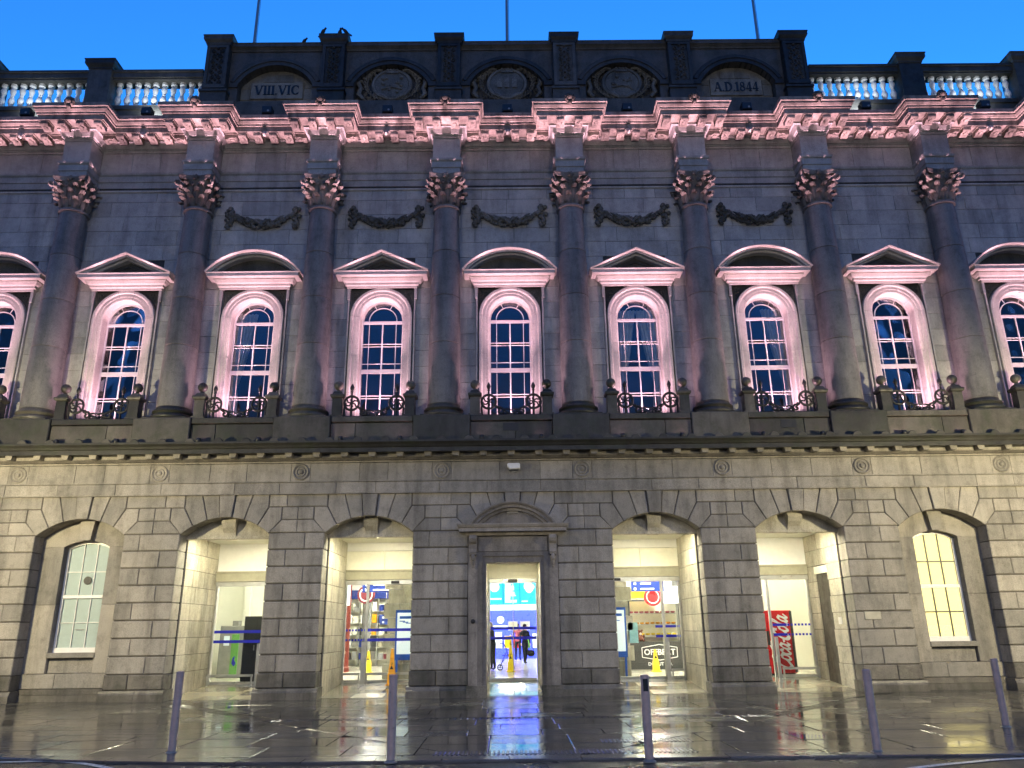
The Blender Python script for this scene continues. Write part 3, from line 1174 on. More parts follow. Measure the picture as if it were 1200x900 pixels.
# ------------------------------------------------------------------ entablature
YF = -0.07
EH = 0.42
path = [(-XE, YW)]
for x in COLX:
    path += [(x - EH, YW), (x - EH, YF), (x + EH, YF), (x + EH, YW)]
path += [(XE, YW)]
MB.__doc__ = ''
sweep_plan([(-XE, YW), (XE, YW)], [(-0.1, 14.735), (0.025, 14.735), (0.045, 14.755), (0.045, 14.80), (-0.1, 14.80)]).build('necking_band', 'granite_upper', bld)
ent = sweep_plan(path, [(-0.1, 14.90), (0.0, 14.90), (0.0, 15.10), (0.03, 15.115), (0.03, 15.32), (0.06, 15.335), (0.08, 15.37), (0.085, 15.42), (-0.1, 15.43)]).build('architrave', 'granite_upper', bld)
fr = sweep_plan(path, [(-0.12, 15.43), (-0.02, 15.43), (-0.02, 16.16), (-0.12, 16.16)]).build('frieze', 'granite_core', bld)
for i in range(-NB, NB + 1):
    a, b = i * BAY - BAY / 2 + EH, i * BAY + BAY / 2 - EH
    c1, c2 = a + (b - a) * rnd.uniform(0.26, 0.38), a + (b - a) * rnd.uniform(0.62, 0.74)
    for p, q in ((a, c1), (c1, c2), (c2, b)):
        block('frieze_stone', 'granite_upper', fr, rect(p, q, 15.43, 16.16, G), YW, YW + 0.1, 0.005)
for x in COLX:
    block('frieze_stone', 'granite_upper', fr, rect(x - EH, x + EH, 15.43, 16.16, 0.002), YF, YW, 0.005)
bedu = sweep_plan(path, [(-0.1, 16.161), (0.02, 16.161), (0.02, 16.24), (0.05, 16.25), (0.05, 16.275), (0.085, 16.285), (0.13, 16.40), (0.15, 16.45), (0.20, 16.47), (0.20, 16.53), (-0.1, 16.53)]).build('bed_moulding', 'granite_upper', bld)
cor = sweep_plan(path, [(-0.1, 16.531), (0.21, 16.531), (0.25, 16.54), (0.57, 16.555), (0.57, 16.535), (0.59, 16.535), (0.59, 16.71), (0.625, 16.712), (0.625, 16.775), (0.65, 16.78), (0.69, 16.85), (0.69, 16.915), (0.73, 16.93), (0.73, 17.05), (0.3, 17.10), (-0.1, 17.10)]).build('main_cornice', 'granite_cornice', bld)


def make_modillion():
    m = MB()
    # scrolled bracket seen from below: side profile in (out, z) extruded in x
    prof = [(0.20, 16.56), (0.20, 16.36), (0.25, 16.33), (0.30, 16.335), (0.35, 16.37), (0.41, 16.39), (0.46, 16.375), (0.51, 16.375), (0.55, 16.41), (0.56, 16.45), (0.56, 16.56)]
    n = len(prof)
    for (w, inx) in ((0.12, 0.0),):
        vs = [(-w, -o, z) for o, z in prof] + [(w, -o, z) for o, z in prof]
        fs = [tuple(range(n)), tuple(range(2 * n - 1, n - 1, -1))]
        for j in range(n - 1):
            fs.append((j, n + j, n + j + 1, j + 1))
        m.add(vs, fs)
    m.box(-0.145, 0.145, -0.575, -0.22, 16.505, 16.545)
    m.box(-0.075, 0.075, -0.568, -0.56, 16.42, 16.49)
    m.ball((0, -0.40, 16.37), 0.07, 8, 5, (0.9, 1.6, 0.6))
    return m.build('modillion', 'granite_cornice', cor)


mod0 = None


def put_mod(x, y, rz=0.0):
    global mod0
    if mod0 is None:
        mod0 = make_modillion()
        o = mod0
    else:
        o = copy_tree(mod0, cor)
    o.location = (x, y, 0)
    o.rotation_euler = (0, 0, rz)


for x in COLX:
    for dx in (-0.84, -0.28, 0.28, 0.84):
        if abs(dx) < 0.5:
            put_mod(x + dx, YF)
        else:
            put_mod(x + (0.33 if dx > 0 else -0.33) * 2.48, YF + 0.0)
    for s in (-1, 1):
        put_mod(x + s * EH, YF + 0.30, s * math.pi / 2)
for i in range(-NB, NB + 1):
    for dx in (-0.72, -0.24, 0.24, 0.72):
        put_mod(i * BAY + dx, YW)
# lion masks / spout bosses in the cornice
m = MB()
m.ball((0, 0, 0), 0.085, 10, 7, (1, 0.8, 1.1))
m.ball((0, -0.06, -0.03), 0.05, 8, 5)
for s in (-1, 1):
    m.ball((s * 0.07, 0.0, 0.05), 0.04, 6, 4)
ln = m.build('lion_mask', 'dull_metal', cor, smooth=60)
first = True
for i in range(-NB, NB + 1):
    o = ln if first else copy_tree(ln, cor)
    first = False
    o.location = (i * BAY, YW - 0.58, 16.45)
m = MB()
for k in range(9):
    a = 2 * math.pi * k / 9
    m.ball((0.11 * math.cos(a), -0.02, 0.12 * math.sin(a)), 0.06, 7, 5)
m.ball((0, -0.06, 0), 0.10, 9, 6)
m.ball((0, -0.02, -0.17), 0.07, 7, 5)
pm = m.build('lion_mask', 'carved_dark', cor, smooth=60)
first = True
for x in COLX:
    o = pm if first else copy_tree(pm, cor)
    first = False
    o.location = (x, YF - 0.76, 17.03)

# ------------------------------------------------------------------ window surrounds and pediments
WR, WZ = 0.62, 10.44
LJ = WZ - 7.2
ARC = math.pi * WR
TOT = 2 * LJ + ARC
SPROF = [(0.0, 0.97), (0.0, 0.555), (0.025, 0.535), (0.10, 0.535), (0.105, 0.515), (0.19, 0.515), (0.20, 0.49), (0.225, 0.475), (0.285, 0.475), (0.30, 0.495), (0.30, 0.66)]


def make_surround():
    m = MB().box(-0.70, 0.70, 0.40, 1.0, 7.175, 7.26)
    root = m.build('window_surround', 'granite_surround', bld)
    cuts = [0.06, 0.9, 2.05, LJ + 0.02] + [LJ + ARC * f for f in (0.2, 0.41, 0.59, 0.8)] + [LJ + ARC - 0.02, TOT - 2.05, TOT - 0.9, TOT - 0.06]
    for a, b in zip(cuts, cuts[1:]):
        straight = b <= LJ + 0.03 or a >= LJ + ARC - 0.03
        mm = MB()
        arch_sweep(mm, arch_path(WR, WZ, 7.2, a + 0.003, b - 0.003, 1 if straight else 7), SPROF)
        mm.build('surround_stone', 'granite_surround', root, smooth=25)
    # outer panel with carved spandrels, eared fillet
    for s in (-1, 1):
        mm = MB()
        mm.box(min(s * 0.955, s * 1.0), max(s * 0.955, s * 1.0), 0.50, 0.62, 7.25, 11.0)
        mm.box(min(s * 0.955, s * 1.035), max(s * 0.955, s * 1.035), 0.48, 0.62, 11.0, 11.33)
        mm.build('architrave_strip', 'granite_upper', root)
    for s in (-1, 1):
        pts = [(s * 0.94, 11.30), (s * 0.94, 10.55)] + [(s * (0.945) * math.sin(a), WZ + 0.945 * math.cos(a)) for a in [R(80 - 62 * j / 8) for j in range(9)]] + [(s * 0.25, 11.30)]
        pts = [p for p in pts if p[1] <= 11.301]
        if s > 0:
            pts = pts[::-1]
        mm = MB()
        # fan of thin wedges keeps the concave outline simple
        corner = (s * 0.94, 11.31)
        arc = [(s * 0.945 * math.sin(R(78 - 60 * j / 8)), WZ + 0.945 * math.cos(R(78 - 60 * j / 8))) for j in range(9)]
        for p, q in zip(arc, arc[1:]):
            tri = [corner, p, q]
            ar = (p[0] - corner[0]) * (q[1] - corner[1]) - (q[0] - corner[0]) * (p[1] - corner[1])
            mm.prism(tri if ar > 0 else tri[::-1], 0.565, 0.62)
        for j in range(3):
            for k in range(3 - j):
                mm.ball((s * (0.86 - 0.085 * k - 0.02 * j), 0.56, 11.22 - 0.09 * j), 0.032, 6, 4)
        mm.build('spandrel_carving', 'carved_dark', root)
    return root


sur0 = make_surround()

EPROF = [(0.0, 11.34), (0.02, 11.34), (0.03, 11.40), (0.07, 11.43), (0.08, 11.49), (0.13, 11.52), (0.16, 11.57), (0.18, 11.60), (0.18, 11.635), (0.33, 11.645), (0.33, 11.74), (0.36, 11.76), (0.36, 11.775), (0.0, 11.775)]


def ped_base():
    path = [(-1.02, 0.62), (-1.02, 0.48), (1.02, 0.48), (1.02, 0.62)]
    return sweep_plan(path, EPROF)


def make_pediment(seg):
    m = ped_base()
    root = m.build('pediment', 'granite_surround', bld)
    if seg:
        hw, rise = 1.40, 0.70
        zb = 11.765
        Rr = (hw * hw + rise * rise) / (2 * rise)
        zc = zb + rise - Rr
        am = math.asin(hw / Rr)
        mm = MB()
        prof = [(-0.15, 0.62), (-0.15, 0.30), (-0.10, 0.27), (-0.10, 0.17), (-0.04, 0.16), (-0.03, 0.11), (0.0, 0.08), (0.02, 0.08), (0.02, 0.62)]
        pts = []
        n = 26
        for j in range(n + 1):
            a = -am + 2 * am * j / n
            pts.append(((Rr * math.sin(a), zc + Rr * math.cos(a)), (math.sin(a), math.cos(a))))
        arch_sweep(mm, pts, prof)
        mm.build('raking_cornice', 'granite_surround', root, smooth=30)
        # inner moulding and tympanum
        mm = MB()
        arc = [(x * 0.86, zb + (z - zb) * 0.80) for (x, z), _ in pts]
        lower = [(x, z) for x, z in arc if z > 11.77]
        mm.prism([(lower[-1][0], 11.77), ] + lower[::-1] + [(lower[0][0], 11.77)], 0.50, 0.62)
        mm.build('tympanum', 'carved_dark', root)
    else:
        hw, zb, za = 1.40, 11.765, 12.42
        mm = MB()
        prof = [(-0.15, 0.62), (-0.15, 0.30), (-0.10, 0.27), (-0.10, 0.17), (-0.04, 0.16), (-0.03, 0.11), (0.0, 0.08), (0.02, 0.08), (0.02, 0.62)]
        sl = math.atan2(za - zb, hw)
        nx, nz = -math.sin(sl), math.cos(sl)
        kz = 1 / math.cos(sl)
        pts = [((-hw, zb), (nx, nz)), ((0, za), (0, kz)), ((hw, zb), (-nx, nz))]
        arch_sweep(mm, pts, prof)
        mm.build('raking_cornice', 'granite_surround', root)
        mm = MB()
        mm.prism([(-1.1, 11.77), (1.1, 11.77), (0, 12.27)], 0.50, 0.62)
        mm.build('tympanum', 'carved_dark', root)
        mm = MB()
        for s in (-1, 1):
            q = [(s * 1.04, 11.80), (s * 0.70, 11.80), (s * 0.0, 12.10), (0, 12.22)]
            mm.prism(q if s < 0 else q[::-1], 0.46, 0.5)
        mm.build('tympanum_moulding', 'granite_dark', root)
    return root


pedS, pedT = make_pediment(True), make_pediment(False)

# ------------------------------------------------------------------ upper sash windows


def make_sash(curt):
    YS = 0.86
    m = MB()
    # outer box frame following the arch
    arch_sweep(m, arch_path(0.575, WZ, 7.26, 0.0, 2 * (WZ - 7.26) + math.pi * 0.575, 46), [(0.0, YS + 0.06), (0.0, YS - 0.015), (0.06, YS - 0.02), (0.06, YS + 0.06)])
    m.box(-0.575, 0.575, YS - 0.02, YS + 0.05, 7.26, 7.36)
    m.box(-0.575, 0.575, YS - 0.03, YS + 0.05, 10.34, 10.42)     # transom
    m.box(-0.575, 0.575, YS - 0.035, YS + 0.05, 8.78, 8.90)      # meeting rail
    m.box(-0.019, 0.019, YS - 0.02, YS + 0.03, 7.36, 8.78)
    m.box(-0.019, 0.019, YS - 0.02, YS + 0.03, 8.90, 10.34)
    for s in (-1, 1):
        for z0, z1 in ((7.36, 8.78), (8.90, 10.34)):
            m.box(s * 0.40 - 0.009, s * 0.40 + 0.009, YS - 0.012, YS + 0.025, z0, z1)
    for z in (8.10, 8.02, 9.08, 9.70, 9.62):
        m.box(-0.575, 0.575, YS - 0.014, YS + 0.026, z - 0.009, z + 0.009)
    arch_sweep(m, arch_path(0.40, WZ, WZ, 0.0, math.pi * 0.40, 24), [(0.0, YS + 0.02), (0.0, YS - 0.015), (0.024, YS - 0.015), (0.024, YS + 0.02)])
    for a in (R(62), R(118)):
        p = (0.42 * math.cos(a), WZ + 0.42 * math.sin(a))
        q = (0.58 * math.cos(a), WZ + 0.58 * math.sin(a))
        m.tube([(p[0], YS, p[1]), (q[0], YS, q[1])], 0.012, 4)
    root = m.build('window', 'sash_paint', bld)
    cols = ((-0.575, -0.411), (-0.389, -0.022), (0.022, 0.389), (0.411, 0.575))
    rows_ = ((7.36, 8.009), (8.111, 8.78), (8.90, 9.069), (9.091, 9.609), (9.711, 10.34))
    for c in cols:
        for r in rows_:
            MB().box(c[0] - 0.004, c[1] + 0.004, YS + 0.006, YS + 0.012, r[0] - 0.004, r[1] + 0.004).build('pane', 'window_glass', root)
    # fanlight panes
    a = [(0.40 * math.cos(math.pi * j / 16), WZ + 0.40 * math.sin(math.pi * j / 16)) for j in range(17)]
    MB().prism(a, YS + 0.006, YS + 0.012).build('pane', 'window_glass', root)
    for a0, a1 in ((0, 62), (62, 118), (118, 180)):
        mm = MB()
        n = 6
        for j in range(n):
            t0, t1 = R(a0 + (a1 - a0) * j / n), R(a0 + (a1 - a0) * (j + 1) / n)
            mm.prism([(0.42 * math.cos(t0), WZ + 0.42 * math.sin(t0)), (0.58 * math.cos(t0), WZ + 0.58 * math.sin(t0)),
                      (0.58 * math.cos(t1), WZ + 0.58 * math.sin(t1)), (0.42 * math.cos(t1), WZ + 0.42 * math.sin(t1))], YS + 0.006, YS + 0.012)
        mm.build('pane', 'window_glass', root)
    for s in curt:
        mm = MB()
        zt = 10.75
        nx_, nz_ = 40, 24
        th = 0.02
        for layer in (0, 1):
            vs, fs = [], []
            for kz in range(nz_ + 1):
                z = 7.2 + (zt - 7.2) * kz / nz_
                t = (z - 7.2) / (zt - 7.2)
                if z > 8.5:
                    wid = 0.22 + 0.42 * ((z - 8.5) / 2.25) ** 0.8
                else:
                    wid = 0.22 + 0.10 * (8.5 - z) / 1.3
                for kx in range(nx_ + 1):
                    u = kx / nx_
                    x = s * (0.64 - wid * u)
                    y = 0.97 + 0.035 * math.sin(u * 38 + 1.3 * t) + 0.012 * math.sin(u * 71) + layer * th
                    vs.append((x, y, z))
            for kz in range(nz_):
                for kx in range(nx_):
                    q = kz * (nx_ + 1) + kx
                    fs.append((q, q + 1, q + nx_ + 2, q + nx_ + 1))
            mm.add(vs, fs)
        mm.build('curtain', 'curtain', root, smooth=60)
    return root


CURT = {-4: (1,), -3: (), -2: (-1,), -1: (), 0: (), 1: (-1, 1), 2: (1,), 3: (1,), 4: (-1, 1)}
done = {}
for i in range(-NB, NB + 1):
    s_ = sur0 if i == -NB else copy_tree(sur0, bld)
    s_.location = (i * BAY, 0, 0)
    if i % 2 == 0:
        p = pedS if i == -NB else copy_tree(pedS, bld)
    else:
        p = pedT if i == -NB + 1 else copy_tree(pedT, bld)
    p.location = (i * BAY, 0, 0)
    key = CURT[i]
    if key in done:
        w = copy_tree(done[key], bld)
    else:
        w = make_sash(key)
        done[key] = w
    w.location = (i * BAY, 0, 0)
    rm = MB()
    # the dim room behind: five inner faces of a box
    rm.add([(-1.5, 1.0, 7.2), (1.5, 1.0, 7.2), (1.5, 4.0, 7.2), (-1.5, 4.0, 7.2), (-1.5, 1.0, 11.6), (1.5, 1.0, 11.6), (1.5, 4.0, 11.6), (-1.5, 4.0, 11.6)],
           [(0, 1, 2, 3), (4, 7, 6, 5), (0, 3, 7, 4), (1, 5, 6, 2), (2, 6, 7, 3)])
    rm.build('room', 'room_dark', bld, loc=(i * BAY, 0, 0))

# ------------------------------------------------------------------ swags


def make_swag():
    m = MB()
    r = random.Random(3)
    for j in range(60):
        t = j / 59
        x = -0.98 + 1.96 * t
        sag = 13.95 - 0.40 * (1 - (2 * t - 1) ** 2) ** 0.8
        th = 0.065 + 0.14 * math.sin(math.pi * t) ** 0.8
        for k in range(3):
            a = r.uniform(0, 2 * math.pi)
            rr = th * r.uniform(0.3, 0.8)
            m.ball((x + r.uniform(-0.03, 0.03), YW - 0.05 - abs(rr * math.sin(a)) * 0.7, sag + rr * math.cos(a)), r.uniform(0.035, 0.075), 6, 4, (1, 0.9, 1))
    for s in (-1, 1):
        for j in range(14):
            t = j / 13
            w = 0.05 + 0.075 * math.sin(math.pi * (0.25 + 0.75 * t))
            for k in range(2):
                m.ball((s * 1.03 + r.uniform(-w, w), YW - 0.05 - r.uniform(0, 0.06), 14.05 - 0.62 * t), r.uniform(0.045, 0.075), 6, 4)
        m.ball((s * 1.0, YW - 0.06, 14.1), 0.085, 8, 5)
        # ribbon leaf
    # crossing leaves and rosettes in the middle
    for s in (-1, 1):
        m.tube([(s * 0.02, YW - 0.17, 13.50), (s * 0.16, YW - 0.18, 13.62), (s * 0.28, YW - 0.15, 13.70)], [0.02, 0.05, 0.015], 6)
        m.tube([(s * 0.38, YW - 0.15, 13.62), (s * 0.52, YW - 0.15, 13.72), (s * 0.66, YW - 0.11, 13.83)], [0.02, 0.045, 0.012], 6)
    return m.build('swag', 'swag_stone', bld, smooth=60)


sw0 = make_swag()
for k, i in enumerate((-2, -1, 0, 1, 2)):
    o = sw0 if k == 0 else copy_tree(sw0, bld)
    o.location = (i * BAY, 0, 0)

# ------------------------------------------------------------------ balcony posts and iron guards


def make_post():
    m = MB().box(-0.135, 0.135, -0.135, 0.135, 7.20, 7.74)
    m.box(-0.175, 0.175, -0.175, 0.175, 7.19, 7.26)
    root = m.build('balcony_post', 'granite_mossy', bld)
    m = MB()
    lv = [(0.135, 7.74), (0.175, 7.76), (0.19, 7.80), (0.19, 7.84), (0.14, 7.87), (0.10, 7.95)]
    n = 4
    vs = [(sx * r, sy * r, z) for r, z in lv for sx, sy in ((-1, -1), (1, -1), (1, 1), (-1, 1))]
    fs = [(3, 2, 1, 0), tuple(range((len(lv) - 1) * 4, len(lv) * 4))]
    for j in range(len(lv) - 1):
        for k in range(4):
            q = (k + 1) % 4
            fs.append((j * 4 + k, j * 4 + q, j * 4 + 4 + q, j * 4 + 4 + k))
    m.add(vs, fs)
    m.build('cap', 'granite_mossy', root)
    m = MB()
    m.lathe([(0.11, 7.94), (0.06, 7.98), (0.05, 8.01), (0.08, 8.03)], 14)
    m.ball((0, 0, 8.135), 0.135, 16, 10)
    m.build('ball_finial', 'granite_mossy', root, smooth=50)
    return root


def spiral(cx, cz, r0, turns, a0, sgn, n=22, shrink=0.85):
    return [(cx + r0 * (1 - shrink * t) * math.cos(a0 + sgn * 2 * math.pi * turns * t), 0.0, cz + r0 * (1 - shrink * t) * math.sin(a0 + sgn * 2 * math.pi * turns * t)) for t in [j / n for j in range(n + 1)]]


def make_guard():
    m = MB()
    m.tube([(-0.78, 0, 7.225), (0.78, 0, 7.225)], 0.030, 6)
    root = m.build('iron_guard', 'black_iron', bld)
    for s in (-1, 1):
        m = MB()
        m.tube([(s * 0.62, 0, 7.21), (s * 0.62, 0, 7.95)], [0.034, 0.026], 8)
        m.lathe([(0.0, 7.92), (0.045, 7.95), (0.03, 7.98), (0.05, 8.02), (0.062, 8.07), (0.04, 8.13), (0.0, 8.20)], 10, (s * 0.62, 0, 0))
        m.build('finial', 'black_iron', root, smooth=50)
        m = MB()
        # wheel scroll
        m.tube([(s * 0.62 + 0.20 * math.cos(a), 0, 7.62 + 0.20 * math.sin(a)) for a in [2 * math.pi * j / 22 for j in range(22)]], 0.035, 6, closed=True)
        for k in range(6):
            a = math.pi * k / 3 + 0.3
            m.tube([(s * 0.62, 0, 7.62), (s * 0.62 + 0.1 * math.cos(a + 0.5), 0, 7.62 + 0.1 * math.sin(a + 0.5)), (s * 0.62 + 0.19 * math.cos(a), 0, 7.62 + 0.19 * math.sin(a))], 0.023, 5)
        m.ball((s * 0.62, 0, 7.62), 0.05, 8, 5)
        m.tube([(s * 0.80, 0, 7.22), (s * 0.82, 0, 7.45), (s * 0.78, 0, 7.62)], 0.030, 5)
        m.build('scroll', 'black_iron', root, smooth=50)
        m = MB()
        m.tube([(s * 0.44, 0, 7.56), (s * 0.40, 0, 7.46), (s * 0.34, 0, 7.42)] + spiral(s * 0.30, 7.35, 0.10, 1.1, R(90), s), 0.030, 5)
        m.tube(spiral(s * 0.15, 7.31, 0.085, 1.2, R(90), -s), 0.027, 5)
        m.tube([(s * 0.30, 0, 7.45), (s * 0.22, 0, 7.39), (s * 0.10, 0, 7.41), (0, 0, 7.36)], 0.027, 5)
        m.ball((s * 0.36, 0, 7.47), 0.045, 6, 4)
        m.ball((s * 0.22, 0, 7.30), 0.05, 6, 4)
        m.ball((s * 0.06, 0, 7.29), 0.04, 6, 4)
        m.build('scroll', 'black_iron', root, smooth=50)
    return root


post0 = make_post()
gu0 = make_guard()
first = True
for i in range(-NB, NB + 1):
    for s in (-1, 1):
        o = post0 if first else copy_tree(post0, bld)
        first = False
        o.location = (i * BAY + s * 1.00, -0.02, 0)
    g_ = gu0 if i == -NB else copy_tree(gu0, bld)
    g_.location = (i * BAY, -0.05, 0)

# ------------------------------------------------------------------ parapet: balustrade, attic
ATT = 2.5 * BAY + 0.37
par = MB().box(-XE, XE, 0.62, 1.25, 17.0, 17.90).build('parapet_base', 'granite_dark', bld)
MB().box(-XE, XE, 0.57, 1.3, 17.84, 17.94).build('parapet_plinth', 'granite_dark', par)
BPROF = [(0.085, 0.0), (0.085, 0.07), (0.06, 0.09), (0.065, 0.12), (0.10, 0.22), (0.105, 0.29), (0.08, 0.37), (0.05, 0.43), (0.065, 0.455), (0.05, 0.48), (0.075, 0.56), (0.095, 0.63), (0.085, 0.70), (0.055, 0.76), (0.07, 0.79), (0.10, 0.81), (0.10, 0.89)]
bal0 = None


def parapet_pier(x, top):
    m = MB().box(-0.37, 0.37, 0.36, 1.10, 17.05, top - 0.38)
    m.box(-0.41, 0.41, 0.32, 1.14, 17.05, 17.45)
    root = m.build('parapet_pier', 'granite_dark', bld, loc=(x, 0, 0))
    pp = [(-0.37, 1.10), (-0.37, 0.36), (0.37, 0.36), (0.37, 1.10)]
    mm = sweep_plan(pp, [(0, top - 0.38), (0.025, top - 0.38), (0.035, top - 0.33), (0.08, top - 0.28), (0.115, top - 0.22), (0.115, top - 0.10), (0.135, top - 0.08), (0.135, top - 0.05), (-0.1, top), (-0.34, top)])
    mm.box(-0.24, 0.24, 0.5, 1.0, top - 0.06, top + 0.04)
    mm.build('cap', 'granite_dark', root)


def balustrade(x0, x1):
    global bal0
    m = MB().box(x0, x1, 0.50, 0.98, 18.93, 18.99)
    m.box(x0, x1, 0.46, 1.02, 18.99, 19.18)
    m.box(x0, x1, 0.42, 1.07, 19.18, 19.26)
    root = m.build('balustrade', 'granite_dark', bld)
    MB().box(x0, x1, 0.575, 0.98, 17.94, 17.99).build('base_rail', 'granite_dark', root)
    n = 10
    for k in range(n):
        x = x0 + (x1 - x0) * (k + 0.5) / n
        if bal0 is None:
            bal0 = MB().lathe([(r * 1.0, z * 1.055) for r, z in BPROF], 14).build('baluster', 'baluster_stone', root, smooth=40)
            o = bal0
        else:
            o = bal0.copy()
            col.objects.link(o)
            o.parent = root
        o.location = (x, 0.74, 17.99)


for s in (-1, 1):
    parapet_pier(s * 3.5 * BAY, 19.62)
    parapet_pier(s * 4.5 * BAY, 19.62)
    a, b = sorted((s * (ATT + 0.1), s * (3.5 * BAY - 0.37)))
    balustrade(a, b)
    a, b = sorted((s * (3.5 * BAY + 0.37), s * (4.5 * BAY - 0.37)))
    balustrade(a, b)

aw = MB()
YA = 0.52
ZS = 18.62
for i in range(-2, 3):
    o = i * BAY
    hw, Rr = 1.22, 1.36
    zc = 19.46 - Rr
    am = math.asin(hw / Rr)
    pts = seg_pts(o, zc, Rr, -am, am, 16)
    zs_ = zc + Rr * math.cos(am)
    half = 8
    left = [(o - BAY / 2, 18.06), (o - hw, 18.06), (o - hw, zs_)] + pts[1:half + 1] + [(o, 19.99), (o - BAY / 2, 19.99)]
    right = [(o, 19.99)] + pts[half:-1] + [(o + hw, zs_), (o + hw, 18.06), (o + BAY / 2, 18.06), (o + BAY / 2, 19.99)]
    aw.box(o - BAY / 2, o + BAY / 2, YA + 0.002, 1.28, 17.05, 18.06)
    aw.prism(left, YA, 1.3)
    aw.prism(right, YA, 1.3)
    aw.box(o - BAY / 2, o + BAY / 2, 0.83, 1.28, 18.06, 19.97)
attic = aw.build('attic_wall', 'granite_dark', bld)
acor = sweep_plan([(-ATT, YA), (ATT, YA)], [(-0.7, 19.99), (0.03, 19.99), (0.05, 20.04), (0.10, 20.09), (0.14, 20.12), (0.14, 20.22), (0.165, 20.25), (-0.3, 20.30), (-0.7, 20.30)]).build('coping', 'granite_dark', attic)
for i in range(-2, 3):
    o = i * BAY
    mm = MB()
    hw, Rr = 1.22, 1.36
    zc = 19.46 - Rr
    am = math.asin(hw / Rr)
    pts = []
    for j in range(21):
        a = -am + 2 * am * j / 20
        pts.append(((o + Rr * math.sin(a), zc + Rr * math.cos(a)), (math.sin(a), math.cos(a))))
    arch_sweep(mm, pts, [(0.0, 0.84), (0.0, YA - 0.03), (0.13, YA - 0.03), (0.14, YA - 0.06), (0.25, YA - 0.06), (0.28, YA - 0.04), (0.28, YA + 0.05)])
    zs_ = zc + Rr * math.cos(am)
    for s in (-1, 1):
        a, b = sorted((s * hw, s * 1.50))
        mm.box(o + a, o + b, YA - 0.05, YA + 0.04, zs_ - 0.12, zs_ + 0.05)
    mm.build('archivolt', 'granite_dark', attic, smooth=30)

# serif capitals built from strokes
SER = 0.028


def stroke(m, p, q, w, d0, d1):
    dx, dz = q[0] - p[0], q[1] - p[1]
    l = math.hypot(dx, dz)
    # horizontal cut ends: width measured along x
    poly = [(p[0] - w / 2, p[1]), (p[0] + w / 2, p[1]), (q[0] + w / 2, q[1]), (q[0] - w / 2, q[1])]
    if q[1] < p[1]:
        poly = poly[::-1]
        poly = [poly[0], poly[1], poly[2], poly[3]]
    a = sum(poly[k - 1][0] * poly[k][1] - poly[k][0] * poly[k - 1][1] for k in range(4))
    m.prism(poly if a > 0 else poly[::-1], d0, d1)


def arcs(m, cx, cz, rx, rz, a0, a1, w0, w1, d0, d1, n=14):
    """elliptic stroke, thick at the sides (w0) and thin at top and bottom (w1)"""
    for j in range(n):
        t0, t1 = a0 + (a1 - a0) * j / n, a0 + (a1 - a0) * (j + 1) / n
        q = []
        for t, sg in ((t0, 1), (t1, 1), (t1, -1), (t0, -1)):
            w = w1 + (w0 - w1) * abs(math.cos(t))
            q.append((cx + (rx + sg * w / 2) * math.cos(t), cz + (rz + sg * w / 2) * math.sin(t)))
        a = sum(q[k - 1][0] * q[k][1] - q[k][0] * q[k - 1][1] for k in range(4))
        m.prism(q if a > 0 else q[::-1], d0, d1)


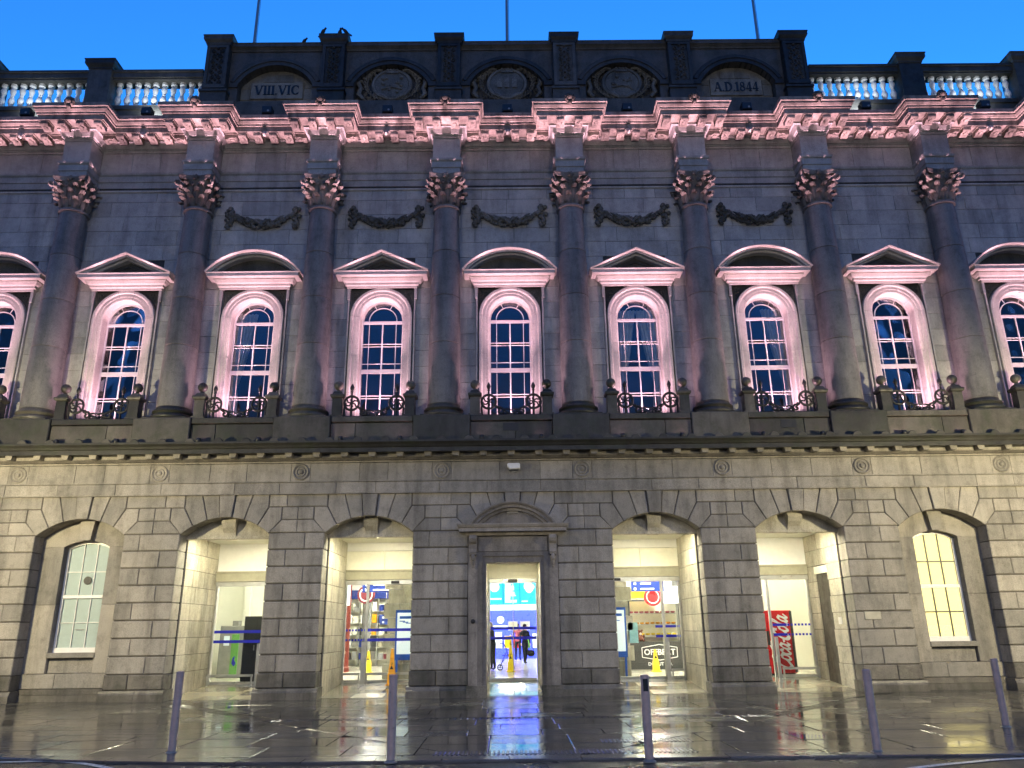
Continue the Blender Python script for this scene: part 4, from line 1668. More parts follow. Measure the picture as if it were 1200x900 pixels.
def letter(m, ch, x, z, h, d0, d1):
    T, t = 0.22 * h, 0.10 * h
    sr = 0.055 * h

    def serif(cx, cz, w):
        m.prism(rect(cx - w / 2, cx + w / 2, cz - sr / 2, cz + sr / 2), d0, d1)
    zb, zt = z, z + h
    if ch == 'I':
        stroke(m, (x + 0.17 * h, zb), (x + 0.17 * h, zt), T, d0, d1)
        serif(x + 0.17 * h, zb + sr / 2, 0.36 * h)
        serif(x + 0.17 * h, zt - sr / 2, 0.36 * h)
        return 0.40 * h
    if ch == '1':
        stroke(m, (x + 0.22 * h, zb), (x + 0.22 * h, zt), T, d0, d1)
        serif(x + 0.22 * h, zb + sr / 2, 0.42 * h)
        stroke(m, (x + 0.02 * h, zt - 0.2 * h), (x + 0.16 * h, zt - 0.02 * h), t, d0, d1)
        return 0.48 * h
    if ch == 'V':
        stroke(m, (x + 0.16 * h, zt), (x + 0.47 * h, zb), T, d0, d1)
        stroke(m, (x + 0.80 * h, zt), (x + 0.50 * h, zb), t, d0, d1)
        serif(x + 0.16 * h, zt - sr / 2, 0.36 * h)
        serif(x + 0.80 * h, zt - sr / 2, 0.28 * h)
        return 0.95 * h
    if ch == 'A':
        stroke(m, (x + 0.14 * h, zb), (x + 0.44 * h, zt), t, d0, d1)
        stroke(m, (x + 0.78 * h, zb), (x + 0.48 * h, zt), T, d0, d1)
        m.prism(rect(x + 0.22 * h, x + 0.70 * h, zb + 0.30 * h, zb + 0.37 * h), d0, d1)
        serif(x + 0.14 * h, zb + sr / 2, 0.28 * h)
        serif(x + 0.78 * h, zb + sr / 2, 0.36 * h)
        return 0.98 * h
    if ch == 'C':
        arcs(m, x + 0.46 * h, zb + 0.5 * h, 0.36 * h, 0.46 * h, R(48), R(312), T, t * 0.8, d0, d1)
        stroke(m, (x + 0.72 * h, zb + 0.68 * h), (x + 0.74 * h, zb + 0.96 * h), t * 0.7, d0, d1)
        stroke(m, (x + 0.72 * h, zb + 0.08 * h), (x + 0.74 * h, zb + 0.30 * h), t * 0.6, d0, d1)
        return 0.86 * h
    if ch == 'D':
        stroke(m, (x + 0.18 * h, zb), (x + 0.18 * h, zt), T, d0, d1)
        serif(x + 0.2 * h, zb + sr / 2, 0.4 * h)
        serif(x + 0.2 * h, zt - sr / 2, 0.4 * h)
        arcs(m, x + 0.34 * h, zb + 0.5 * h, 0.42 * h, 0.46 * h, R(-92), R(92), T, t * 0.7, d0, d1)
        return 0.95 * h
    if ch == '8':
        arcs(m, x + 0.33 * h, zb + 0.74 * h, 0.19 * h, 0.21 * h, 0, 2 * math.pi, T * 0.7, t * 0.8, d0, d1)
        arcs(m, x + 0.33 * h, zb + 0.27 * h, 0.24 * h, 0.23 * h, 0, 2 * math.pi, T * 0.8, t * 0.8, d0, d1)
        return 0.70 * h
    if ch == '4':
        stroke(m, (x + 0.48 * h, zb), (x + 0.48 * h, zt), T * 0.9, d0, d1)
        stroke(m, (x + 0.08 * h, zb + 0.26 * h), (x + 0.44 * h, zt), t, d0, d1)
        m.prism(rect(x + 0.02 * h, x + 0.68 * h, zb + 0.22 * h, zb + 0.31 * h), d0, d1)
        serif(x + 0.48 * h, zb + sr / 2, 0.34 * h)
        return 0.74 * h
    if ch == '.':
        m.prism(rect(x + 0.04 * h, x + 0.18 * h, zb, zb + 0.14 * h), d0, d1)
        return 0.26 * h
    return 0.4 * h


def word_width(w, h):
    return sum(letter(MB(), c, 0, 0, h, 0, 0.01) for c in w)


for i, txt in ((-2, 'VIII.VIC'), (2, 'A.D.1844')):
    o = i * BAY
    pan = MB()
    pan.box(o - 1.20, o + 1.20, 0.795, 0.84, 18.06, 19.44)
    prt = pan.build('inscription_panel', 'granite_inscription', attic)
    # stones of the recess
    for (a, b, z0, z1) in ((-1.2, -0.88, 18.75, 18.95), (0.88, 1.2, 18.75, 18.95), (-1.2, -0.88, 18.3, 18.74), (0.88, 1.2, 18.3, 18.74), (-0.5, 0.0, 19.0, 19.3), (0.01, 0.52, 19.0, 19.3)):
        block('panel_stone', 'granite_inscription', prt, rect(o + a, o + b, z0, z1, 0.004), 0.775, 0.80, 0.008)
    block('panel_stone', 'granite_inscription', prt, rect(o - 0.86, o + 0.86, 18.32, 18.96), 0.735, 0.80, 0.012)
    h = 0.36
    wd = word_width(txt, h)
    k = 1.50 / wd
    lm = MB()
    x = 0
    for c in txt:
        x += letter(lm, c, x, 0, h, -0.012, 0.02)
    lm.v = [(o - 0.75 + p[0] * k, 0.728 + p[1], 18.47 + p[2]) for p in lm.v]
    lm.build('lettering', 'black_plastic', prt)


def make_arms(v):
    r = random.Random(40 + v)
    m = MB()
    m.prism([(0.52 * math.cos(a), 18.78 + 0.50 * math.sin(a)) for a in [2 * math.pi * j / 28 for j in range(28)]], 0.66, 0.80, 0.04)
    root = m.build('coat_of_arms', 'arms_stone', attic, loc=(0, 0, 0))
    m = MB()
    m.tube([(0.55 * math.cos(a), 0.68, 18.78 + 0.53 * math.sin(a)) for a in [2 * math.pi * j / 30 for j in range(30)]], 0.055, 6, closed=True)
    # crown on top
    m.box(-0.17, 0.17, 0.62, 0.80, 19.18, 19.26)
    for k in range(4):
        m.ball((-0.14 + 0.093 * k, 0.66, 19.31), 0.055, 6, 5)
    m.build('frame', 'arms_stone', root, smooth=50)
    # scrolled supporters either side
    m = MB()
    for s in (-1, 1):
        pts = spiral(s * 0.80, 19.10, 0.13, 1.3, R(200 if s > 0 else -20), -s)
        m.tube([(p[0], 0.70, p[2]) for p in pts], 0.045, 6)
        m.tube([(s * 0.30, 0.70, 19.32), (s * 0.50, 0.66, 19.34), (s * 0.68, 0.70, 19.22)], [0.05, 0.08, 0.05], 6)
        m.tube([(s * 0.92, 0.72, 19.05), (s * 1.0, 0.70, 18.86), (s * 0.92, 0.70, 18.66), (s * 0.98, 0.72, 18.46), (s * 0.84, 0.72, 18.30)], [0.04, 0.085, 0.06, 0.08, 0.05], 6)
        for j in range(13):
            t = j / 12
            a = R(-70 + 115 * t)
            p = (s * 0.74 * math.cos(a), 18.76 + 0.60 * math.sin(a))
            m.tube([(p[0], 0.70, p[1]), (p[0] + s * 0.06, 0.655, p[1] + 0.05), (p[0] + s * 0.10, 0.70, p[1] + 0.12)], [0.012, 0.035, 0.008], 5)
            m.tube([(p[0], 0.70, p[1]), (p[0] - s * 0.02, 0.65, p[1] + 0.06), (p[0] - s * 0.02, 0.69, p[1] + 0.12)], [0.012, 0.030, 0.008], 5)
        m.tube([(s * 0.08, 0.68, 18.24), (s * 0.28, 0.64, 18.34), (s * 0.42, 0.68, 18.46)], [0.04, 0.085, 0.02], 6)
        for j in range(34):
            a = R(r.uniform(-58, 66))
            q = r.uniform(0.66, 1.05)
            p = (s * q * math.cos(a), 18.74 + 0.78 * q * math.sin(a))
            if p[1] > 19.40 - 0.42 * p[0] * p[0] or p[1] < 18.12:
                continue
            dx, dz = r.uniform(-0.05, 0.09), r.uniform(-0.03, 0.13)
            m.tube([(p[0], 0.74, p[1]), (p[0] + s * dx * 0.5, 0.68, p[1] + dz * 0.6), (p[0] + s * dx, 0.74, p[1] + dz)], [0.015, 0.045, 0.01], 5)
    m.build('scrollwork', 'arms_stone', root, smooth=50)
    m = MB()
    if v == 0:
        for k in range(3):
            x = -0.22 + 0.22 * k
            m.box(x - 0.07, x + 0.07, 0.62, 0.68, 18.62, 18.86 + (0.06 if k == 1 else 0))
            for q in (-1, 0, 1):
                m.box(x + q * 0.05 - 0.018, x + q * 0.05 + 0.018, 0.62, 0.68, 18.86 + (0.06 if k == 1 else 0), 18.92 + (0.06 if k == 1 else 0))
    else:
        for k in range(16):
            m.ball((r.uniform(-0.3, 0.3), 0.655, 18.78 + r.uniform(-0.28, 0.26)), r.uniform(0.03, 0.07), 6, 4)
        m.tube([(-0.3, 0.65, 18.6), (0, 0.64, 18.68), (0.3, 0.65, 18.6)], 0.03, 6)
    m.build('shield_carving', 'arms_stone', root)
    return root


for v, i in ((1, -1), (0, 0), (2, 1)):
    ca = make_arms(v)
    ca.scale = (1.12, 1, 1.06)
    ca.location = (i * BAY, 0, -0.06 * 18.72)


def attic_pier():
    m = MB().box(-0.37, 0.37, 0.30, 1.3, 18.06, 20.14)
    m.box(-0.42, 0.42, 0.26, 1.3, 17.1, 18.25)
    m.box(-0.45, 0.45, 0.22, 0.5, 18.25, 18.33)
    root = m.build('attic_pier', 'granite_dark', bld)
    mm = sweep_plan([(-0.37, 1.3), (-0.37, 0.30), (0.37, 0.30), (0.37, 1.3)], [(0, 20.10), (0.03, 20.10), (0.045, 20.18), (0.095, 20.24), (0.115, 20.28), (0.115, 20.38), (0.13, 20.40), (0.13, 20.44), (-0.1, 20.49), (-0.36, 20.49)])
    mm.box(-0.2, 0.2, 0.42, 1.2, 20.46, 20.55)
    mm.build('cap', 'granite_dark', root)
    m = MB()
    for s in (-1, 1):
        m.box(s * 0.31 - 0.05, s * 0.31 + 0.05, 0.26, 0.305, 18.5, 19.98)
    m.box(-0.36, 0.36, 0.255, 0.305, 19.98, 20.07)
    m.box(-0.36, 0.36, 0.21, 0.305, 18.36, 18.50)
    m.build('panel_frame', 'granite_dark', root)
    m = MB()
    for k in range(7):
        z = 18.62 + k * 0.205
        for s in (-1, 1):
            pts = spiral(s * 0.12, z, 0.085, 1.2, R(90), s * (1 if k % 2 else -1), 14)
            m.tube([(p[0], 0.285, p[2]) for p in pts], 0.024, 5)
        m.ball((0, 0.28, z + 0.1), 0.045, 6, 4)
    m.build('carved_panel', 'carved_dark', root, smooth=50)
    return root


ap0 = attic_pier()
for k in range(6):
    o = ap0 if k == 0 else copy_tree(ap0, bld)
    o.location = ((k - 2.5) * BAY, 0, 0)
# roof deck behind the parapet
MB().box(-XE, XE, 1.0, 9.0, 16.9, 17.1).build('roof', 'granite_dark', bld)
MB().box(-XE, XE, 8.8, 9.2, 4.7, 17.0).build('rear_wall', 'granite_dark', bld)
for s in (-1, 1):
    a, b = sorted((s * (XE - 0.2), s * XE))
    MB().box(a, b, 0.98, 9.0, 0.0, 17.0).build('end_wall', 'granite_upper', bld)

# ------------------------------------------------------------------ ground floor openings


def keystone_console(parent, o):
    m = MB()
    prof = [(0.30, 4.55), (0.24, 4.50), (0.22, 4.40), (0.28, 4.28), (0.40, 4.16), (0.44, 4.03), (0.44, 3.99)]
    n = len(prof)
    vs = []
    for k, (y, z) in enumerate(prof):
        w = 0.20 - 0.05 * (4.55 - z) / 0.56
        vs += [(o - w, y, z), (o + w, y, z)]
    for k, (y, z) in enumerate(prof):
        w = 0.20 - 0.05 * (4.55 - z) / 0.56
        vs += [(o - w, 0.62, z), (o + w, 0.62, z)]
    fs = []
    for k in range(n - 1):
        fs.append((2 * k + 2, 2 * k + 3, 2 * k + 1, 2 * k))
        fs.append((2 * k, 2 * n + 2 * k, 2 * n + 2 * k + 2, 2 * k + 2))
        fs.append((2 * k + 1, 2 * k + 3, 2 * n + 2 * k + 3, 2 * n + 2 * k + 1))
    fs.append((2 * n - 2, 4 * n - 2, 4 * n - 1, 2 * n - 1))
    m.add(vs, fs).build('keystone', 'reveal_limestone', parent)


def ramp_quad(m, x0, x1):
    m.add([(x0, 0.25, -0.02), (x1, 0.25, -0.02), (x1, YG, FZ - 0.012), (x0, YG, FZ - 0.012)], [(0, 1, 2, 3)])


RV = [FZ, 0.63, 1.06, 1.49, 1.925, 2.36, 2.795, 3.23, 3.665]
HI = 1.12


def open_bay(i):
    """an open porch bay: lintel, stone-lined reveals, ceiling with a light, glazed screen"""
    o = i * BAY
    hw = HI if i else 0.72
    top = 4.12 if i else 3.42
    por = MB()
    ramp_quad(por, o - hw - 0.05, o + hw + 0.05)
    root = por.build('porch', 'granite_core', bld)
    # ramp slabs
    ny = 4
    for k in range(ny):
        ya, yb = 0.30 + (YG - 0.30) * k / ny, 0.30 + (YG - 0.30) * (k + 1) / ny
        za, zb = 0.004 + (FZ - 0.004) * k / ny, 0.004 + (FZ - 0.004) * (k + 1) / ny
        cuts = [-hw, -hw * 0.33 + rnd.uniform(-.1, .1), hw * 0.36 + rnd.uniform(-.1, .1), hw]
        for a, b in zip(cuts, cuts[1:]):
            q = 0.005
            MB().add([(o + a + q, ya + q, za), (o + b - q, ya + q, za), (o + b - q, yb - q, zb), (o + a + q, yb - q, zb),
                      (o + a + q, ya + q, za - 0.03), (o + b - q, ya + q, za - 0.03), (o + b - q, yb - q, zb - 0.03), (o + a + q, yb - q, zb - 0.03)],
                     [(0, 1, 2, 3), (4, 5, 1, 0), (5, 6, 2, 1), (6, 7, 3, 2), (7, 4, 0, 3)]).build('ramp_slab', 'ramp_stone', root, recentre=True)
    if i:
        # lintel / tympanum behind the arch
        pts = seg_pts(o, AZ, AR + 0.02, -R(41.5), R(41.5), 14)
        poly = [(o - HO - 0.02, 4.0), (o + HO + 0.02, 4.0), (o + HO + 0.02, 4.06)] + pts[::-1] + [(o - HO - 0.02, 4.06)]
        MB().prism(poly, 0.46, 0.60, 0.0).build('lintel', 'reveal_limestone', root)
        MB().box(o - HO, o + HO, 0.42, 0.455, 4.0, 4.07).build('lintel_fillet', 'reveal_limestone', root)
        keystone_console(root, o)
    MB().box(o - hw - 0.1, o + hw + 0.1, 0.6 if i else 0.05, YG + 0.05, top, top + 0.12).build('ceiling', 'plaster', root)
    # reveal stones
    zl = [z for z in RV if z < top - 0.05] + [top]
    for s in (-1, 1):
        for r_ in range(len(zl) - 1):
            z0, z1 = zl[r_], zl[r_ + 1]
            if r_ == 0:
                z0 = -0.02
            ys = [0.50 if i else 0.35, 1.18 + (0.15 if r_ % 2 else -0.1), 2.05 + (0.2 if r_ % 2 else -0.15), YG - 0.03]
            for a, b in zip(ys, ys[1:]):
                if i == 2 and s == 1 and z0 < 3.0 and a > 0.9:
                    if b > 2.0 and a > 1.5:
                        a = 2.2
                    elif a < 1.5:
                        b = min(b, 1.38)
                        if b - a < 0.08:
                            continue
                x0, x1 = (hw, hw + 0.16)
                g = 0.007
                xa, xb = sorted((o + s * x0, o + s * x1))
                m = MB().box(xa, xb, a + g, b - g, z0 + g, z1 - g)
                m.build('reveal_stone', 'reveal_limestone', root, recentre=True)
    if i == 2:      # side door in the right-hand reveal
        xx = o + hw
        MB().box(xx + 0.14, xx + 0.19, 1.38, 2.2, FZ - 0.1, 2.98).build('side_door', 'mid_grey', root)
        MB().box(xx - 0.02, xx + 0.16, 1.34, 2.24, 3.0, 3.20).build('door_lintel', 'cream_panel', root)
        mm = MB().box(xx + 0.10, xx + 0.14, 2.06, 2.10, 1.2, 1.36)
        mm.build('door_handle', 'dull_metal', root)
        mm = MB().box(xx - 0.02, xx, 0.78, 0.98, 1.62, 1.80)
        mm.box(xx - 0.028, xx - 0.02, 0.82, 0.94, 1.66, 1.76)
        mm.build('switch_plate', 'white_paint', root)
    # glazed screen
    scr = MB()
    yg = YG
    scr.box(o - hw, o + hw, yg - 0.10, yg + 0.10, 2.90, 3.02)
    scr.box(o - hw, o - hw + 0.05, yg - 0.04, yg + 0.04, FZ, 2.90)
    scr.box(o + hw - 0.05, o + hw, yg - 0.04, yg + 0.04, FZ, 2.90)
    sroot = scr.build('glazed_screen', 'aluminium', root)
    zt = top
    if i:
        MB().box(o - hw, o + hw, yg - 0.14, yg + 0.06, 3.03, 3.27).build('bulkhead', 'stone_trim', sroot)
        MB().box(o - hw, o + hw, yg - 0.17, yg + 0.06, 3.275, 3.32).build('bulkhead', 'stone_trim', sroot)
        if abs(i) == 1:
            for a, b in ((-hw, -0.005), (0.005, hw)):
                MB().box(o + a, o + b, yg - 0.06, yg + 0.06, 3.325, 3.86).build('fascia_panel', 'cream_panel', sroot)
            MB().box(o - hw, o + hw, yg - 0.05, yg + 0.06, 3.875, zt - 0.005).build('fascia_panel', 'fascia_white', sroot)
            mm = MB().box(o - 0.12, o + 0.12, yg - 0.16, yg - 0.10, 2.92, 2.99)
            mm.build('door_sensor', 'black_plastic', sroot, loc=(0.35 if i < 0 else -0.75, 0, 0))
        else:
            MB().box(o - hw, o + hw, yg - 0.06, yg + 0.06, 3.325, zt - 0.01).build('fascia_panel', 'fascia_white', sroot)
    else:
        for z0, z1 in ((3.03, 3.10), (3.105, 3.22), (3.225, 3.41)):
            for a, b in ((-hw, -0.004), (0.004, hw)):
                MB().box(o + a, o + b, yg - 0.10, yg + 0.06, z0, z1).build('fascia_panel', 'cream_panel', sroot)
        MB().box(o - 0.14, o + 0.14, yg - 0.16, yg - 0.10, 2.91, 3.0).build('door_sensor', 'black_plastic', sroot)
    # glass leaves
    if abs(i) == 1:
        mull = [o - hw + 0.05, o - 0.46 if i < 0 else o + 0.58, o + hw - 0.05]
    elif i == -2:
        mull = [o - hw + 0.05, o + 0.32]
    elif i == 2:
        mull = [o - 0.05, o + hw - 0.05]
    else:
        mull = [o - hw + 0.05, o, o + hw - 0.05]
    for a, b in zip(mull, mull[1:]):
        leafm = MB()
        leafm.box(a + 0.02, b - 0.02, yg - 0.006, yg + 0.006, FZ + 0.06, 2.89)
        gl = leafm.build('glass_door', 'door_glass', sroot)
        MB().box(a + 0.01, b - 0.01, yg - 0.02, yg + 0.02, FZ + 0.005, FZ + 0.06).build('bottom_rail', 'aluminium', gl) if False else None
        MB().box(a + 0.012, b - 0.012, yg - 0.02, yg + 0.02, FZ + 0.002, FZ + 0.07).build('bottom_rail', 'aluminium', sroot)
        # manifestation stripes, part solid, part dotted
        dotted = (i == -1 and b < o) or (i == 1 and False)
        for z in (1.625, 1.355):
            mm = MB()
            if i == 2:
                n = int((b - a) / 0.10)
                for k in range(n):
                    if k < n * 0.3:
                        mm.box(a + k * (b - a) / n, a + (k + 1) * (b - a) / n, yg - 0.012, yg - 0.008, z - 0.035, z + 0.035)
                    else:
                        mm.box(a + (k + 0.2) * (b - a) / n, a + (k + 0.8) * (b - a) / n, yg - 0.012, yg - 0.008, z - 0.03, z + 0.03)
            elif dotted:
                n = int((b - a) / 0.085)
                for k in range(n):
                    mm.box(a + (k + 0.2) * (b - a) / n, a + (k + 0.8) * (b - a) / n, yg - 0.012, yg - 0.008, z - 0.03, z + 0.03)
            elif i == 1 and a > o + 0.2:
                mm.box(a - 0.25, a + (b - a) * 0.72, yg - 0.012, yg - 0.008, z - 0.035, z + 0.035)
                for k in range(3):
                    mm.box(a + (b - a) * (0.75 + 0.08 * k), a + (b - a) * (0.79 + 0.08 * k), yg - 0.012, yg - 0.008, z - 0.03, z + 0.03)
            elif i == 1:
                continue
            else:
                mm.box(a + 0.01, b - 0.01, yg - 0.012, yg - 0.008, z - 0.04, z + 0.04)
            gs = mm.build('glass_stripe', 'blue_tape', sroot)
            if i == 2 or dotted or i == 1:
                tag(gs, kind='stuff')
    for q in mull[1:-1] if len(mull) > 2 else []:
        if i:
            MB().box(q - 0.035, q + 0.035, yg - 0.05, yg + 0.05, FZ, 2.90).build('mullion', 'aluminium', sroot)
            mm = MB()
            mm.box(q - 0.06, q + 0.06, yg - 0.35, yg - 0.28, FZ - 0.05, 1.30)
            mm.build('guard_post', 'aluminium', sroot)
        else:
            MB().box(q - 0.012, q + 0.012, yg - 0.02, yg + 0.02, FZ, 2.90).build('mullion', 'aluminium', sroot)
    # low guard rails
    spans = {-1: ((-1.05, -0.54), (-0.38, 1.05)), 1: ((0.66, 1.05),), -2: ((-1.05, 0.25),), 2: ((0.0, 1.05),)}.get(i, ())
    for a, b in spans:
        mm = MB()
        mm.box(o + a, o + b, yg - 0.34, yg - 0.29, FZ + 0.22, FZ + 0.28)
        for q in (a + 0.03, b - 0.03):
            mm.box(o + q - 0.02, o + q + 0.02, yg - 0.335, yg - 0.295, FZ - 0.06, FZ + 0.22)
        mm.build('guard_rail', 'aluminium', sroot)
    if i in (-2, 2):
        q = o + (0.36 if i < 0 else -0.1)
        MB().box(q - 0.04, q + 0.04, yg - 0.38, yg - 0.3, FZ - 0.05, 1.30).build('guard_post', 'aluminium', sroot)
        MB().box(q - 0.03, q + 0.03, yg - 0.05, yg + 0.05, FZ, 2.90).build('mullion', 'aluminium', sroot)
    return root


porches = {i: open_bay(i) for i in (-2, -1, 0, 1, 2)}

# porch ceiling lights
for i in (-2, -1, 0, 1, 2):
    o = i * BAY
    top = 4.12 if i else 3.42
    hwid = 0.55 if i else 0.35
    t = empty('ceiling_light', (o, 0.78 if i else 0.68, top))
    where = {-2: 'leftmost open arch beside the blind window', -1: 'open arch left of the centre door', 0: 'centre doorway', 1: 'open arch right of the centre door', 2: 'open arch with the red vending machine'}[i]
    tag(t, 'slim warm ceiling light in the ' + where, 'ceiling light', 'porch ceiling lights')
    MB().box(-hwid - 0.02, hwid + 0.02, -0.10, 0.10, -0.035, -0.001).build('housing', 'aluminium', t)
    MB().box(-hwid, hwid, -0.09, 0.09, -0.045, -0.036).build('diffuser', 'lamp_glow', t)

# centre door surround
ds = MB()
for s in (-1, 1):      # moulded architrave jambs
    a, b = sorted((s * 0.70, s * 0.80))
    ds.box(a, b, -0.02, 0.50, 0.0, 3.40)
    a, b = sorted((s * 0.80, s * 0.93))
    ds.box(a, b, -0.06, 0.50, 0.0, 3.42)
ds.box(-0.80, 0.80, -0.021, 0.50, 3.26, 3.42)
ds.box(-0.93, 0.93, -0.061, 0.50, 3.42, 3.53)
door = ds.build('door_surround', 'door_granite', bld)
block('frieze_panel', 'door_granite', door, rect(-0.92, 0.92, 3.53, 3.93), -0.03, 0.49, 0.02)
for s in (-1, 1):
    a, b = sorted((s * 0.93, s * 1.165))
    MB().box(a, b, -0.05, 0.50, 0.27, 3.95).build('pilaster_strip', 'door_granite', door)
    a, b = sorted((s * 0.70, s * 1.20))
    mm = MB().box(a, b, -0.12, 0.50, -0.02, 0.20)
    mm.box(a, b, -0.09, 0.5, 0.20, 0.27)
    mm.build('plinth_block', 'granite_plinth', door)
    # scrolled console with pendant
    m = MB()
    cx = s * 1.04
    prof = [(0.05, 3.95), (0.24, 3.95), (0.26, 3.86), (0.23, 3.78), (0.16, 3.72), (0.15, 3.60), (0.17, 3.52), (0.15, 3.45), (0.05, 3.42)]
    n = len(prof)
    w = 0.085
    vs = [(cx - w, -o_, z) for o_, z in prof] + [(cx + w, -o_, z) for o_, z in prof]
    fs = [tuple(range(n - 1, -1, -1)), tuple(range(n, 2 * n))] + [(j, j + 1, n + j + 1, n + j) for j in range(n - 1)]
    m.add(vs, fs)
    for sx in (-1, 1):
        m.lathe([(0.07, -0.008), (0.07, 0.008)], 14, (0, 0, 0)) if False else None
        m.tube([(cx + sx * w, -0.18 + 0.055 * math.cos(a), 3.86 + 0.055 * math.sin(a)) for a in [2 * math.pi * j / 12 for j in range(12)]], 0.015, 5, closed=True)
    m.ball((cx, -0.14, 3.38), 0.07, 8, 6, (0.9, 0.8, 1.3))
    m.ball((cx, -0.11, 3.26), 0.05, 8, 6, (0.8, 0.8, 1.8))
    m.ball((cx, -0.09, 3.15), 0.025, 6, 4, (1, 1, 1.6))
    m.build('console', 'door_granite', door)
ent_path = [(-1.18, 0.30), (-1.18, -0.06), (1.18, -0.06), (1.18, 0.30)]
sweep_plan(ent_path, [(-0.2, 3.95), (0.02, 3.95), (0.05, 4.0), (0.07, 4.03), (0.22, 4.04), (0.22, 4.13), (0.25, 4.15), (0.28, 4.21), (0.28, 4.235), (-0.2, 4.26)]).build('door_cornice', 'door_granite', door)
mm = MB()
hw, rise = 1.10, 0.56
Rr = (hw * hw + rise * rise) / (2 * rise)
zc = 4.235 + rise - Rr
am = math.asin(hw / Rr)
pts = []
for j in range(25):
    a = -am + 2 * am * j / 24
    pts.append(((Rr * math.sin(a), zc + Rr * math.cos(a)), (math.sin(a), math.cos(a))))
arch_sweep(mm, pts, [(-0.20, 0.3), (-0.20, -0.10), (-0.13, -0.12), (-0.12, -0.20), (-0.05, -0.21), (-0.04, -0.26), (0.0, -0.29), (0.03, -0.29), (0.03, 0.3)])
mm.build('door_pediment', 'door_granite', door, smooth=30)
tri = [(p[0] * 0.93, 4.235 + (p[1] - 4.235) * 0.86) for p, _ in pts]
MB().prism([(tri[-1][0], 4.236)] + tri[::-1] + [(tri[0][0], 4.236)], -0.02, 0.3).build('door_tympanum', 'door_granite', door)
MB().lathe([(0.055, 0.0), (0.055, 0.03), (0.035, 0.05), (0, 0.055)], 14, (-1.04, -0.05, 1.80), axis='Y').build('bell_push', 'black_plastic', door)

# wall light over the centre door
wl = empty('wall_light', (0.04, -0.0, 5.77))
tag(wl, 'small white boxy lamp on the frieze above the centre door', 'wall light')
m = MB()
m.prism([(-0.17, 0.02), (-0.10, -0.075), (0.16, -0.06), (0.18, -0.03), (0.18, 0.07), (0.15, 0.095), (-0.14, 0.095), (-0.17, 0.07)], -0.16, -0.03, 0.02)
m.build('housing', 'white_paint', wl)
MB().box(-0.05, 0.05, -0.03, 0.0, -0.14, 0.0).build('bracket', 'dull_metal', wl)
MB().box(-0.12, 0.12, -0.10, -0.06, -0.10, -0.078).build('lens', 'dark_grey', wl)

# window bays


